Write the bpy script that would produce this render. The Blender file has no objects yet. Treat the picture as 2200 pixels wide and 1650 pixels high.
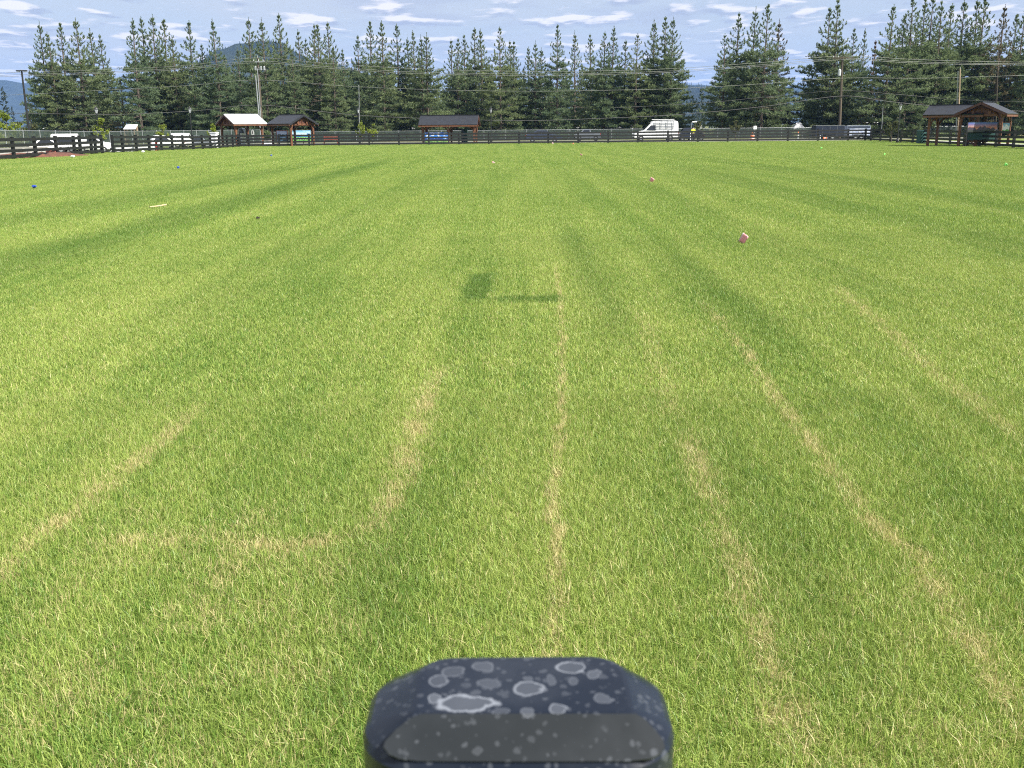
import bpy, bmesh, math, random
import numpy as np
from mathutils import Vector, Matrix

C = bpy.context.scene.collection
SC = bpy.context.scene
PI = math.pi

# ------------------------------------------------------------------ camera, sky, sun, exposure
F_PX, HORIZON_PX, CAM_H, ROLL = 2150.0, 271.0, 2.0, math.radians(0.5)
PITCH = math.atan((825 - HORIZON_PX) / F_PX)
FWD = Vector((0, math.cos(PITCH), -math.sin(PITCH)))
R0 = Vector((1, 0, 0)); U0 = Vector((0, math.sin(PITCH), math.cos(PITCH)))
RGT = R0 * math.cos(ROLL) - U0 * math.sin(ROLL)
UPV = R0 * math.sin(ROLL) + U0 * math.cos(ROLL)
cam_d = bpy.data.cameras.new('camera')
cam = bpy.data.objects.new('camera', cam_d)
C.objects.link(cam)
m = Matrix((RGT, UPV, -FWD)).transposed().to_4x4()
m.translation = (0, 0, CAM_H)
cam.matrix_world = m
cam_d.sensor_fit = 'HORIZONTAL'; cam_d.sensor_width = 36.0
cam_d.lens = 36.0 * F_PX / 2200.0
cam_d.clip_start = 0.05; cam_d.clip_end = 30000
cam_d.dof.use_dof = True; cam_d.dof.focus_distance = 9.5; cam_d.dof.aperture_fstop = 10.5
SC.camera = cam

SUN_DIR = Vector((0.78, -0.46, 0.92)).normalized()
SUN_EL = math.asin(SUN_DIR.z)
SUN_ROT = math.atan2(SUN_DIR.x, SUN_DIR.y)
sun_d = bpy.data.lights.new('sun', 'SUN')
sun_d.energy = 4.8; sun_d.angle = math.radians(0.53); sun_d.color = (1.0, 0.95, 0.86)
sun = bpy.data.objects.new('sun', sun_d); C.objects.link(sun)
sun.rotation_euler = SUN_DIR.to_track_quat('Z', 'Y').to_euler()

SC.view_settings.view_transform = 'Standard'
SC.view_settings.look = 'None'
SC.view_settings.gamma = 1.0
SC.view_settings.use_curve_mapping = False
SC.view_settings.exposure = 1.15
SC.cycles.max_bounces = 8
SC.cycles.transparent_max_bounces = 24
SC.cycles.use_denoising = False
SC.cycles.denoising_prefilter = 'ACCURATE'; SC.cycles.denoising_input_passes = 'RGB_ALBEDO_NORMAL'
SC.cycles.pixel_filter_type = 'BLACKMAN_HARRIS'; SC.cycles.filter_width = 1.05

world = bpy.data.worlds.new('World'); SC.world = world; world.use_nodes = True


class NT:
    """small helper for building node trees"""
    def __init__(self, tree):
        self.t = tree; self.N = tree.nodes; self.L = tree.links
    def new(self, typ, **kw):
        n = self.N.new(typ)
        for k, v in kw.items(): setattr(n, k, v)
        return n
    def put(self, sock, v):
        if v is None: return
        if isinstance(v, bpy.types.NodeSocket): self.L.new(v, sock)
        else:
            try: sock.default_value = v
            except Exception: sock.default_value = (*v, 1.0)
    def math(self, op, a, b=None, c=None, clamp=False):
        n = self.new('ShaderNodeMath', operation=op, use_clamp=clamp)
        for i, v in enumerate((a, b, c)): self.put(n.inputs[i], v)
        return n.outputs[0]
    def sep(self, v):
        n = self.new('ShaderNodeSeparateXYZ'); self.put(n.inputs[0], v); return n.outputs
    def comb(self, x=0.0, y=0.0, z=0.0):
        n = self.new('ShaderNodeCombineXYZ')
        for i, v in enumerate((x, y, z)): self.put(n.inputs[i], v)
        return n.outputs[0]
    def noise(self, vec, scale=5.0, detail=2.0, rough=0.5, dist=0.0):
        n = self.new('ShaderNodeTexNoise')
        self.put(n.inputs['Vector'], vec); n.inputs['Scale'].default_value = scale
        n.inputs['Detail'].default_value = detail; n.inputs['Roughness'].default_value = rough
        n.inputs['Distortion'].default_value = dist
        return n.outputs['Fac']
    def smooth(self, v, a, b, lo=0.0, hi=1.0):
        n = self.new('ShaderNodeMapRange', interpolation_type='SMOOTHSTEP')
        self.put(n.inputs['Value'], v)
        n.inputs['From Min'].default_value = a; n.inputs['From Max'].default_value = b
        n.inputs['To Min'].default_value = lo; n.inputs['To Max'].default_value = hi
        return n.outputs['Result']
    def mix(self, fac, a, b, mode='MIX'):
        n = self.new('ShaderNodeMix', data_type='RGBA', blend_type=mode)
        self.put(n.inputs[0], fac); self.put(n.inputs[6], a); self.put(n.inputs[7], b)
        return n.outputs[2]
    def attr(self, name):
        return self.new('ShaderNodeAttribute', attribute_name=name).outputs['Fac']


def build_world():
    w = NT(world.node_tree); w.N.clear()
    sky = w.new('ShaderNodeTexSky', sky_type='NISHITA', sun_disc=False)
    sky.sun_elevation = SUN_EL; sky.sun_rotation = SUN_ROT
    sky.altitude = 600; sky.air_density = 1.0; sky.dust_density = 1.0; sky.ozone_density = 1.5
    d = w.new('ShaderNodeTexCoord').outputs['Generated']
    x, y, z = w.sep(d)
    zc = w.math('MAXIMUM', z, 0.0)
    den = w.math('ADD', zc, 0.055)
    u = w.math('DIVIDE', x, den); v = w.math('DIVIDE', y, den)
    uv = w.comb(u, v, 0.0)
    veil_n = w.noise(uv, 0.33, 5, 0.55, 0.4)
    veil = w.smooth(veil_n, 0.30, 0.62)
    u2 = w.math('MULTIPLY_ADD', u, 3.5, 5.9)
    uv2 = w.comb(u2, w.math('MULTIPLY', v, 2.5), 2.0)
    puff_n = w.noise(uv2, 0.95, 6, 0.50, 0.1)
    puff = w.smooth(puff_n, 0.53, 0.635)
    uv3 = w.comb(u2, w.math('MULTIPLY_ADD', v, 2.5, -0.40), 2.0)
    puff_b = w.smooth(w.noise(uv3, 0.95, 6, 0.50, 0.1), 0.52, 0.64)
    shade = w.math('MULTIPLY', w.math('SUBTRACT', 1.0, puff), puff_b)
    sk = w.new('ShaderNodeVectorMath', operation='SCALE'); w.put(sk.inputs[0], sky.outputs[0]); sk.inputs['Scale'].default_value = 0.058
    col = w.mix(w.math('MULTIPLY_ADD', veil, 0.38, 0.56), sk.outputs[0], (0.325, 0.345, 0.365, 1))
    gn = w.smooth(w.noise(w.comb(w.math('MULTIPLY', u, 1.4), w.math('MULTIPLY', v, 1.1), 6.0), 0.9, 5, 0.55), 0.48, 0.66)
    col = w.mix(w.math('MULTIPLY', gn, 0.55), col, (0.235, 0.252, 0.305, 1))
    hz = w.smooth(z, 0.0, 0.22, 0.40, 0.0)
    col = w.mix(hz, col, (0.318, 0.332, 0.368, 1))
    col = w.mix(w.math('MULTIPLY', shade, 0.75), col, (0.225, 0.242, 0.298, 1))
    col = w.mix(w.math('MULTIPLY', puff, 0.88), col, (0.56, 0.525, 0.52, 1))
    # below the horizon: dull ground tone
    col = w.mix(w.smooth(z, -0.03, 0.0), (0.09, 0.11, 0.07, 1), col)
    bg = w.new('ShaderNodeBackground'); w.put(bg.inputs[0], col); bg.inputs[1].default_value = 1.0
    out = w.new('ShaderNodeOutputWorld'); w.L.new(bg.outputs[0], out.inputs[0])
build_world()

# ------------------------------------------------------------------ picture -> world helpers
def ray(px, py):
    return FWD + RGT * ((px - 1100) / F_PX) + UPV * ((825 - py) / F_PX)
def sstep(v, a, b):
    t = np.clip((np.asarray(v, float) - a) / (b - a), 0, 1); return t * t * (3 - 2 * t)
def zt(x, y):
    x = np.asarray(x, float); y = np.asarray(y, float)
    return (-0.05 * sstep(y, 30, 90) + 0.25 * sstep(-x, 10, 27) * sstep(y, 22, 58) * (1 - sstep(y, 78, 112)))
def ground(px, py):
    """point on the terrain seen at a pixel of the photograph"""
    d = ray(px, py); z = 0.0
    for _ in range(12):
        t = (z - CAM_H) / d.z; z = float(zt(d.x * t, d.y * t))
    return Vector((d.x * t, d.y * t, z))
def at(px, Y, py=300):
    d = ray(px, py); x = d.x / d.y * Y
    return Vector((x, Y, float(zt(x, Y))))
def zat(px, py, Y):
    d = ray(px, py); return CAM_H + d.z / d.y * Y

# ------------------------------------------------------------------ object helpers
def tag(o, label=None, cat=None, group=None, kind=None):
    if label: o['label'] = label
    if cat: o['category'] = cat
    if group: o['group'] = group
    if kind: o['kind'] = kind
    return o
def thing(name, label, cat, loc=(0, 0, 0), rz=0.0, group=None):
    o = bpy.data.objects.new(name, None); C.objects.link(o)
    o.empty_display_size = 0.1
    o.location = loc; o.rotation_euler = (0, 0, rz)
    return tag(o, label, cat, group)

class MB:
    """collects verts and faces into one mesh"""
    def __init__(self): self.v = []; self.f = []
    def add(self, vs, fs):
        n = len(self.v); self.v += [tuple(p) for p in vs]; self.f += [tuple(i + n for i in f) for f in fs]; return self
    def box(self, c, s, rz=0.0):
        cx, cy, cz = c; hx, hy, hz = s[0] / 2, s[1] / 2, s[2] / 2
        ca, sa = math.cos(rz), math.sin(rz)
        vs = [(cx + x * ca - y * sa, cy + x * sa + y * ca, cz + z) for z in (-hz, hz) for x, y in ((-hx, -hy), (hx, -hy), (hx, hy), (-hx, hy))]
        return self.add(vs, [(3, 2, 1, 0), (4, 5, 6, 7), (0, 1, 5, 4), (1, 2, 6, 5), (2, 3, 7, 6), (3, 0, 4, 7)])
    def beam(self, a, b, w, h, up=(0, 0, 1)):
        a = Vector(a); b = Vector(b); d = (b - a).normalized(); up = Vector(up)
        if abs(d.dot(up)) > 0.98: up = Vector((0, 1, 0))
        s = d.cross(up).normalized(); u = s.cross(d)
        vs = []
        for p in (a, b):
            for i, j in ((-1, -1), (1, -1), (1, 1), (-1, 1)): vs.append(p + s * (i * w / 2) + u * (j * h / 2))
        return self.add(vs, [(3, 2, 1, 0), (4, 5, 6, 7), (0, 1, 5, 4), (1, 2, 6, 5), (2, 3, 7, 6), (3, 0, 4, 7)])
    def tube(self, pts, rad, seg=6, cap=True):
        pts = [Vector(p) for p in pts]
        rad = [rad] * len(pts) if not hasattr(rad, '__len__') else rad
        vs, fs = [], []
        for i, p in enumerate(pts):
            d = (pts[min(i + 1, len(pts) - 1)] - pts[max(i - 1, 0)]).normalized()
            up = Vector((0, 0, 1)) if abs(d.z) < 0.9 else Vector((1, 0, 0))
            s = d.cross(up).normalized(); u = s.cross(d)
            for k in range(seg):
                a = 2 * PI * k / seg; vs.append(p + (s * math.cos(a) + u * math.sin(a)) * rad[i])
        for i in range(len(pts) - 1):
            for k in range(seg):
                k2 = (k + 1) % seg; fs.append((i * seg + k, i * seg + k2, (i + 1) * seg + k2, (i + 1) * seg + k))
        if cap:
            fs.append(tuple(range(seg - 1, -1, -1))); b = (len(pts) - 1) * seg; fs.append(tuple(range(b, b + seg)))
        return self.add(vs, fs)
    def lathe(self, prof, seg=12, c=(0, 0, 0)):
        vs, fs = [], []
        for r, z in prof:
            for k in range(seg):
                a = 2 * PI * k / seg; vs.append((c[0] + r * math.cos(a), c[1] + r * math.sin(a), c[2] + z))
        for i in range(len(prof) - 1):
            for k in range(seg):
                k2 = (k + 1) % seg; fs.append((i * seg + k, i * seg + k2, (i + 1) * seg + k2, (i + 1) * seg + k))
        fs.append(tuple(range(seg - 1, -1, -1))); b = (len(prof) - 1) * seg; fs.append(tuple(range(b, b + seg)))
        return self.add(vs, fs)
    def prism(self, poly, y0, y1):
        """polygon in x,z extruded along y"""
        n = len(poly); vs = [(x, y0, z) for x, z in poly] + [(x, y1, z) for x, z in poly]
        fs = [tuple(range(n)), tuple(range(2 * n - 1, n - 1, -1))] + [(i, i + n, (i + 1) % n + n, (i + 1) % n) for i in range(n)]
        return self.add(vs, fs)
    def slab(self, quad, t):
        """four corners plus thickness downward along normal"""
        q = [Vector(p) for p in quad]; nrm = (q[1] - q[0]).cross(q[3] - q[0]).normalized()
        vs = q + [p - nrm * t for p in q]
        return self.add(vs, [(0, 1, 2, 3), (7, 6, 5, 4), (0, 4, 5, 1), (1, 5, 6, 2), (2, 6, 7, 3), (3, 7, 4, 0)])
    def build(self, name, mat, parent=None, bevel=0.0, smooth=False, bseg=2, **tags):
        me = bpy.data.meshes.new(name)
        me.from_pydata(self.v, [], self.f)
        bm = bmesh.new(); bm.from_mesh(me)
        bmesh.ops.recalc_face_normals(bm, faces=bm.faces)
        if bevel > 0:
            bmesh.ops.bevel(bm, geom=list(bm.edges), offset=bevel, segments=bseg, affect='EDGES', clamp_overlap=True)
        bm.to_mesh(me); bm.free()
        if smooth:
            for p in me.polygons: p.use_smooth = True
        me.materials.append(mat)
        o = bpy.data.objects.new(name, me); C.objects.link(o)
        if parent: o.parent = parent
        tag(o, **tags)
        return o

def mesh_np(name, verts, faces, mat, rnd=None, rnd2=None):
    """verts (n,3); faces (m,k) all same size; optional point attributes"""
    me = bpy.data.meshes.new(name)
    verts = np.ascontiguousarray(verts, np.float32); faces = np.ascontiguousarray(faces, np.int32)
    nf, k = faces.shape
    me.vertices.add(len(verts)); me.vertices.foreach_set('co', verts.ravel())
    me.loops.add(nf * k); me.loops.foreach_set('vertex_index', faces.ravel())
    me.polygons.add(nf); me.polygons.foreach_set('loop_start', np.arange(0, nf * k, k, dtype=np.int32))
    me.update(calc_edges=True)
    for nm, arr in (('rnd', rnd), ('rnd2', rnd2)):
        if arr is not None:
            at_ = me.attributes.new(nm, 'FLOAT', 'POINT'); at_.data.foreach_set('value', np.ascontiguousarray(arr, np.float32))
    if mat: me.materials.append(mat)
    return me
def link_mesh(name, me, parent=None, **tags):
    o = bpy.data.objects.new(name, me); C.objects.link(o)
    if parent: o.parent = parent
    return tag(o, **tags)

# ------------------------------------------------------------------ materials
def mat(name, c1, c2=None, scale=6.0, rough=0.6, metal=0.0, bump=0.0, bscale=40.0, spec=0.5, stretch=(1, 1, 1), detail=4):
    mt = bpy.data.materials.new(name); mt.use_nodes = True
    n = NT(mt.node_tree); bs = n.N['Principled BSDF']
    c2 = c2 or tuple(min(1, v * 0.75) for v in c1)
    tc = n.new('ShaderNodeTexCoord').outputs['Object']
    mp = n.new('ShaderNodeMapping'); n.L.new(tc, mp.inputs[0]); mp.inputs['Scale'].default_value = stretch
    f = n.smooth(n.noise(mp.outputs[0], scale, detail, 0.6), 0.35, 0.68)
    n.L.new(n.mix(f, (*c1, 1), (*c2, 1)), bs.inputs['Base Color'])
    bs.inputs['Roughness'].default_value = rough; bs.inputs['Metallic'].default_value = metal
    bs.inputs['Specular IOR Level'].default_value = spec
    if bump > 0:
        b = n.new('ShaderNodeBump'); b.inputs['Strength'].default_value = bump; b.inputs['Distance'].default_value = 0.02
        n.L.new(n.noise(mp.outputs[0], bscale, 3, 0.6), b.inputs['Height']); n.L.new(b.outputs[0], bs.inputs['Normal'])
    return mt

M = {}
M['black_wood'] = mat('black_fence_paint', (0.006, 0.007, 0.008), (0.013, 0.013, 0.013), 3, 0.55, stretch=(1, 1, 6))
M['timber'] = mat('stained_timber', (0.15, 0.06, 0.025), (0.095, 0.036, 0.017), 5, 0.6, stretch=(1, 1, 0.3))
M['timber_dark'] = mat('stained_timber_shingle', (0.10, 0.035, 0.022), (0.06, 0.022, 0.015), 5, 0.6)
M['roof_metal'] = mat('charcoal_roof_metal', (0.020, 0.022, 0.029), (0.028, 0.030, 0.036), 2, 0.45, 0.2)
M['white_paint'] = mat('white_vehicle_paint', (0.78, 0.79, 0.80), (0.72, 0.73, 0.74), 1.5, 0.3)
M['navy_paint'] = mat('navy_paint', (0.012, 0.018, 0.035), (0.018, 0.024, 0.045), 2, 0.35)
M['blue_paint'] = mat('slate_blue_paint', (0.05, 0.065, 0.10), (0.04, 0.05, 0.08), 2, 0.28, 0.3)
M['grey_paint'] = mat('grey_paint', (0.18, 0.20, 0.23), (0.14, 0.155, 0.18), 2, 0.35, 0.2)
M['silver_blue'] = mat('pale_blue_panel', (0.36, 0.42, 0.62), (0.62, 0.66, 0.80), 3, 0.3, 0.2)
M['glass'] = mat('dark_glass', (0.012, 0.015, 0.02), (0.02, 0.024, 0.03), 1, 0.06, 0, spec=0.8)
M['rubber'] = mat('tyre_rubber', (0.015, 0.015, 0.016), (0.025, 0.024, 0.023), 9, 0.85)
M['steel'] = mat('galvanised_steel', (0.45, 0.47, 0.48), (0.34, 0.36, 0.38), 8, 0.4, 0.7)
M['conduit'] = mat('pale_grey_conduit', (0.27, 0.29, 0.31), (0.21, 0.23, 0.25), 2, 0.5)
M['pole_wood'] = mat('weathered_pole_wood', (0.10, 0.08, 0.055), (0.06, 0.048, 0.036), 4, 0.85, stretch=(1, 1, 0.08))
M['pole_pale'] = mat('pale_pole_wood', (0.40, 0.30, 0.21), (0.30, 0.22, 0.15), 4, 0.8, stretch=(1, 1, 0.1))
M['black_metal'] = mat('black_metal', (0.012, 0.013, 0.014), (0.02, 0.02, 0.021), 5, 0.45)
M['lamp_glass'] = mat('lamp_glass', (0.50, 0.53, 0.55), (0.42, 0.45, 0.48), 3, 0.25)
M['wire'] = mat('aluminium_wire', (0.25, 0.26, 0.24), (0.19, 0.20, 0.185), 1, 0.5, 0.3)
M['cable'] = mat('black_cable', (0.06, 0.06, 0.058), (0.09, 0.09, 0.085), 1, 0.6)
M['bark'] = mat('pine_bark', (0.075, 0.058, 0.045), (0.13, 0.105, 0.085), 6, 0.9, stretch=(1, 1, 0.2))
M['red_brown'] = mat('red_brown_paint', (0.20, 0.05, 0.032), (0.15, 0.035, 0.024), 4, 0.55)
M['red'] = mat('red_paint', (0.55, 0.05, 0.035), (0.42, 0.035, 0.025), 4, 0.5)
M['orange'] = mat('safety_orange', (0.85, 0.17, 0.02), (0.72, 0.13, 0.02), 4, 0.6)
M['hivis'] = mat('hi_vis_yellow', (0.72, 0.80, 0.03), (0.60, 0.70, 0.02), 8, 0.8)
M['denim'] = mat('dark_trousers', (0.02, 0.024, 0.035), (0.03, 0.034, 0.045), 9, 0.9)
M['skin'] = mat('skin', (0.48, 0.30, 0.21), (0.42, 0.25, 0.17), 9, 0.6)
M['mulch'] = mat('red_bark_mulch', (0.14, 0.055, 0.034), (0.08, 0.034, 0.023), 3, 0.95, bump=0.6, bscale=9)
M['concrete'] = mat('pale_concrete', (0.36, 0.35, 0.32), (0.30, 0.29, 0.27), 1.2, 0.85, bump=0.15)
M['gravel'] = mat('grey_gravel', (0.16, 0.16, 0.13), (0.115, 0.125, 0.085), 0.35, 0.95, bump=0.4, bscale=12)
M['tent'] = mat('grey_canvas', (0.44, 0.44, 0.45), (0.34, 0.34, 0.36), 2, 0.8)
M['white_wall'] = mat('white_siding', (0.76, 0.77, 0.77), (0.70, 0.71, 0.72), 1.2, 0.6)
M['pale_blue_wall'] = mat('pale_blue_siding', (0.46, 0.53, 0.62), (0.40, 0.47, 0.56), 1.2, 0.6)
M['pink'] = mat('pink_flag_film', (0.85, 0.36, 0.38), (0.78, 0.28, 0.30), 30, 0.35)
M['pink_white'] = mat('pale_flag_film', (0.78, 0.60, 0.62), (0.76, 0.50, 0.53), 30, 0.35)
M['orange_flag'] = mat('orange_flag_film', (0.80, 0.25, 0.13), (0.72, 0.20, 0.10), 30, 0.4)
M['green_flag'] = mat('green_flag_film', (0.25, 0.80, 0.18), (0.20, 0.70, 0.14), 30, 0.35)
M['blue_flag'] = mat('blue_ball_paint', (0.02, 0.06, 0.42), (0.02, 0.05, 0.32), 10, 0.4)
M['stick'] = mat('bleached_stick', (0.46, 0.40, 0.22), (0.38, 0.32, 0.17), 20, 0.8)
M['dark_soil'] = mat('dark_soil', (0.03, 0.024, 0.017), (0.02, 0.016, 0.012), 20, 0.95)
M['kiosk'] = mat('slate_grey_panel', (0.035, 0.045, 0.06), (0.045, 0.055, 0.07), 2, 0.5)
M['teal'] = mat('dark_teal_paint', (0.012, 0.05, 0.045), (0.016, 0.06, 0.055), 3, 0.5)
M['headlight'] = mat('headlight_lens', (0.75, 0.76, 0.78), (0.65, 0.66, 0.7), 4, 0.1)
M['tail_light'] = mat('tail_light_lens', (0.35, 0.02, 0.02), (0.28, 0.015, 0.015), 4, 0.2)
M['pale_bush'] = mat('pale_bush_leaf', (0.30, 0.29, 0.20), (0.22, 0.22, 0.13), 3, 0.8)


def underlay_mat():
    mt = bpy.data.materials.new('printed_roof_underlay'); mt.use_nodes = True
    n = NT(mt.node_tree); bs = n.N['Principled BSDF']
    tc = n.new('ShaderNodeTexCoord').outputs['Object']
    x, y, z = n.sep(tc)
    row = n.math('DIVIDE', z, 0.24)
    fr = n.math('FRACT', row)
    off = n.math('MULTIPLY', n.math('FLOOR', row), 0.37)
    cx = n.math('FRACT', n.math('ADD', n.math('DIVIDE', x, 0.95), off))
    band = n.math('MULTIPLY', n.smooth(fr, 0.36, 0.40), n.smooth(fr, 0.56, 0.60, 1, 0))
    dash = n.math('MULTIPLY', n.smooth(cx, 0.14, 0.18), n.smooth(cx, 0.72, 0.76, 1, 0))
    let = n.smooth(n.noise(n.comb(n.math('MULTIPLY', x, 9.0), n.math('MULTIPLY', z, 9.0), 0.0), 1.6, 2), 0.42, 0.52)
    f = n.math('MULTIPLY', n.math('MULTIPLY', band, dash), let)
    n.L.new(n.mix(n.math('MULTIPLY', f, 0.7), (0.72, 0.77, 0.79, 1), (0.25, 0.31, 0.36, 1)), bs.inputs['Base Color'])
    bs.inputs['Roughness'].default_value = 0.55
    return mt
M['underlay'] = underlay_mat()


def mural_mat(name, sky_top, sky_low, mtn, hill, low, mscale=1.3, mh=0.30, hh=0.05, seed=0.0, script=False, cloud=0.6):
    """flat printed landscape on a board; object x across, z up, size in metres"""
    mt = bpy.data.materials.new(name); mt.use_nodes = True
    n = NT(mt.node_tree); bs = n.N['Principled BSDF']
    x, y, z = n.sep(n.new('ShaderNodeTexCoord').outputs['Object'])
    r1 = n.math('MULTIPLY_ADD', n.math('SUBTRACT', n.noise(n.comb(x, seed, 0.0), mscale, 3, 0.6), 0.5), 1.1, mh)
    r2 = n.math('MULTIPLY_ADD', n.math('SUBTRACT', n.noise(n.comb(x, seed + 5, 0.0), mscale * 0.9, 2), 0.5), 0.5, hh)
    sky = n.mix(n.smooth(z, mh - 0.1, mh + 0.5), (*sky_low, 1), (*sky_top, 1))
    cl = n.smooth(n.noise(n.comb(x, n.math('MULTIPLY', z, 2.5), seed), 2.2, 4, 0.6), 0.50, 0.60)
    sky = n.mix(n.math('MULTIPLY', cl, cloud), sky, (0.82, 0.85, 0.88, 1))
    c = n.mix(n.smooth(n.math('SUBTRACT', r1, z), -0.015, 0.015), sky, (*mtn, 1))
    hc = n.mix(n.smooth(n.noise(n.comb(x, z, seed), 4, 4, 0.7), 0.4, 0.6), (*hill, 1), (*low, 1))
    c = n.mix(n.smooth(n.math('SUBTRACT', r2, z), -0.02, 0.02), c, hc)
    if script:
        wv = n.math('ABSOLUTE', n.math('SUBTRACT', n.math('ADD', z, 0.36), n.math('MULTIPLY', n.math('SINE', n.math('MULTIPLY', x, 21.0)), 0.09)))
        f = n.math('MULTIPLY', n.smooth(wv, 0.04, 0.07, 1, 0), n.smooth(n.math('ABSOLUTE', n.math('SUBTRACT', x, 0.12)), 0.78, 0.8, 1, 0))
        c = n.mix(f, c, (0.85, 0.86, 0.86, 1))
    n.L.new(c, bs.inputs['Base Color']); bs.inputs['Roughness'].default_value = 0.45
    return mt


# ---- lawn colour, driven by world position (wear marks, mowing stripes, feed bands)
TRACKS_Y = [  # dry wheel marks running away from the camera (pixel polylines), half width m, strength
    ([(1745, 1650), (1690, 1540), (1655, 1430), (1620, 1330), (1590, 1230), (1558, 1150), (1530, 1090), (1505, 1020), (1470, 920)], 0.085, 0.95),
    ([(2215, 1600), (2130, 1460), (2045, 1330), (1985, 1230), (1900, 1150), (1830, 1070), (1760, 980), (1690, 890), (1600, 760), (1500, 640)], 0.075, 0.85),
    ([(1192, 1480), (1195, 1250), (1192, 1100), (1203, 960), (1205, 840), (1206, 700), (1190, 560)], 0.042, 0.95),
    ([(-30, 1270), (20, 1215), (80, 1165), (140, 1120), (190, 1080), (240, 1040), (350, 950), (440, 870)], 0.085, 0.85),
    ([(800, 1150), (835, 1090), (868, 1020), (888, 950), (922, 850), (955, 790)], 0.10, 1.0),
    ([(420, 1370), (440, 1330), (470, 1260), (500, 1190), (560, 1080)], 0.12, 0.55),
    ([(2205, 960), (2080, 860), (1960, 760), (1870, 680), (1790, 610)], 0.10, 0.6),
    ([(1440, 900), (1425, 820), (1400, 740), (1370, 660)], 0.10, 0.35),
]
def float_curve(n, val, pts):
    c = n.new('ShaderNodeFloatCurve'); cv = c.mapping.curves[0]
    while len(cv.points) > 2: cv.points.remove(cv.points[0])
    cv.points[0].location = pts[0]; cv.points[-1].location = pts[-1]
    for p in pts[1:-1]: cv.points.new(*p)
    for p in cv.points: p.handle_type = 'AUTO'
    c.mapping.update()
    n.put(c.inputs['Value'], val); c.inputs['Factor'].default_value = 1.0
    return c.outputs[0]
def lawn_masks(n, pos):
    x, y, z = n.sep(pos)
    p2 = n.comb(x, y, 0.0)
    wob = n.math('MULTIPLY', n.math('SUBTRACT', n.noise(p2, 2.6, 4, 0.6), 0.5), 0.20)
    brk = n.smooth(n.noise(p2, 3.0, 5, 0.7), 0.42, 0.60)
    brk2 = n.smooth(n.noise(p2, 9.0, 2), 0.30, 0.62, 0.45, 1.0)
    dry = None
    for pts, hw, st in TRACKS_Y:
        g = [ground(*p) for p in pts]; g.sort(key=lambda q: q.y)
        y0, y1 = g[0].y, g[-1].y
        if y1 - y0 < 0.1: continue
        norm = [((q.y - y0) / (y1 - y0), (q.x + 12) / 24) for q in g]
        yn = n.math('DIVIDE', n.math('SUBTRACT', y, y0), y1 - y0)
        cx = n.math('MULTIPLY_ADD', float_curve(n, yn, norm), 24.0, -12.0)
        d = n.math('ABSOLUTE', n.math('ADD', n.math('SUBTRACT', x, cx), wob))
        msk = n.smooth(d, hw * 0.05, hw * 1.55, st, 0.0)
        ends = n.math('MULTIPLY', n.smooth(yn, -0.03, 0.03), n.smooth(yn, 0.85, 1.04, 1, 0))
        msk = n.math('MULTIPLY', msk, ends)
        dry = msk if dry is None else n.math('MAXIMUM', dry, msk)
    # the turning mark, running across
    g = [ground(*p) for p in [(200, 1175), (330, 1166), (480, 1164), (560, 1176), (680, 1172), (760, 1150), (810, 1120)]]
    x0, x1 = g[0].x, g[-1].x; yb = min(q.y for q in g) - 0.3
    cy = n.math('ADD', float_curve(n, n.math('DIVIDE', n.math('SUBTRACT', x, x0), x1 - x0), [((q.x - x0) / (x1 - x0), q.y - yb) for q in g]), yb)
    d = n.math('ABSOLUTE', n.math('ADD', n.math('SUBTRACT', y, cy), wob))
    xn = n.math('DIVIDE', n.math('SUBTRACT', x, x0), x1 - x0)
    msk = n.math('MULTIPLY', n.smooth(d, 0.02, 0.12, 0.95, 0.0), n.math('MULTIPLY', n.smooth(xn, -0.05, 0.1), n.smooth(xn, 0.95, 1.05, 1, 0)))
    dry = n.math('MAXIMUM', dry, msk)
    dry = n.math('MULTIPLY', n.math('MULTIPLY', dry, n.math('MULTIPLY_ADD', brk, 0.62, 0.38)), brk2)
    wid = n.math('MULTIPLY', n.math('MULTIPLY', n.smooth(x, -2.6, -1.6), n.smooth(x, -0.75, -0.45, 1, 0)), n.math('MULTIPLY', n.smooth(y, 2.2, 3.0), n.smooth(y, 4.6, 5.4, 0.24, 0)))
    wid2 = n.math('MULTIPLY', n.smooth(x, 0.7, 1.1), n.smooth(y, 3.6, 5.0, 0.14, 0))
    dry = n.math('MAXIMUM', dry, n.math('MULTIPLY', n.math('MAXIMUM', wid, wid2), n.smooth(n.noise(p2, 2.6, 4, 0.65), 0.40, 0.62)))
    # general thin, straw coloured patches and streaks along the mowing direction
    st1 = n.noise(n.comb(n.math('MULTIPLY', x, 1.0), n.math('MULTIPLY', y, 0.06), 3.0), 1.0, 4, 0.65)
    st2 = n.noise(n.comb(n.math('MULTIPLY', x, 0.5), n.math('MULTIPLY', y, 0.16), 9.0), 1.0, 5, 0.65)
    pat = n.noise(p2, 0.55, 4, 0.6)
    fine = n.noise(p2, 5.0, 3, 0.6)
    st3 = n.noise(n.comb(n.math('MULTIPLY', x, 1.5), n.math('MULTIPLY', y, 0.012), 21.0), 1.0, 3, 0.6)
    yellow = n.math('ADD', n.math('MULTIPLY_ADD', st3, 0.8, -0.40), n.math('ADD', n.math('ADD', n.math('MULTIPLY', st1, 0.9), n.math('MULTIPLY', pat, 0.45)), n.math('ADD', n.math('MULTIPLY', st2, 0.7), n.math('MULTIPLY', fine, 0.30))))
    yellow = n.math('MULTIPLY', n.smooth(yellow, 0.84, 1.46), n.smooth(y, 5.0, 30.0, 1.12, 0.62))  # near turf yellower from stress; its brighter light is also put into colour
    # darker green bands
    wob2 = n.math('MULTIPLY', n.math('SUBTRACT', n.noise(p2, 0.6, 3), 0.5), 0.32)
    xw = n.math('ADD', x, wob2)
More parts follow.
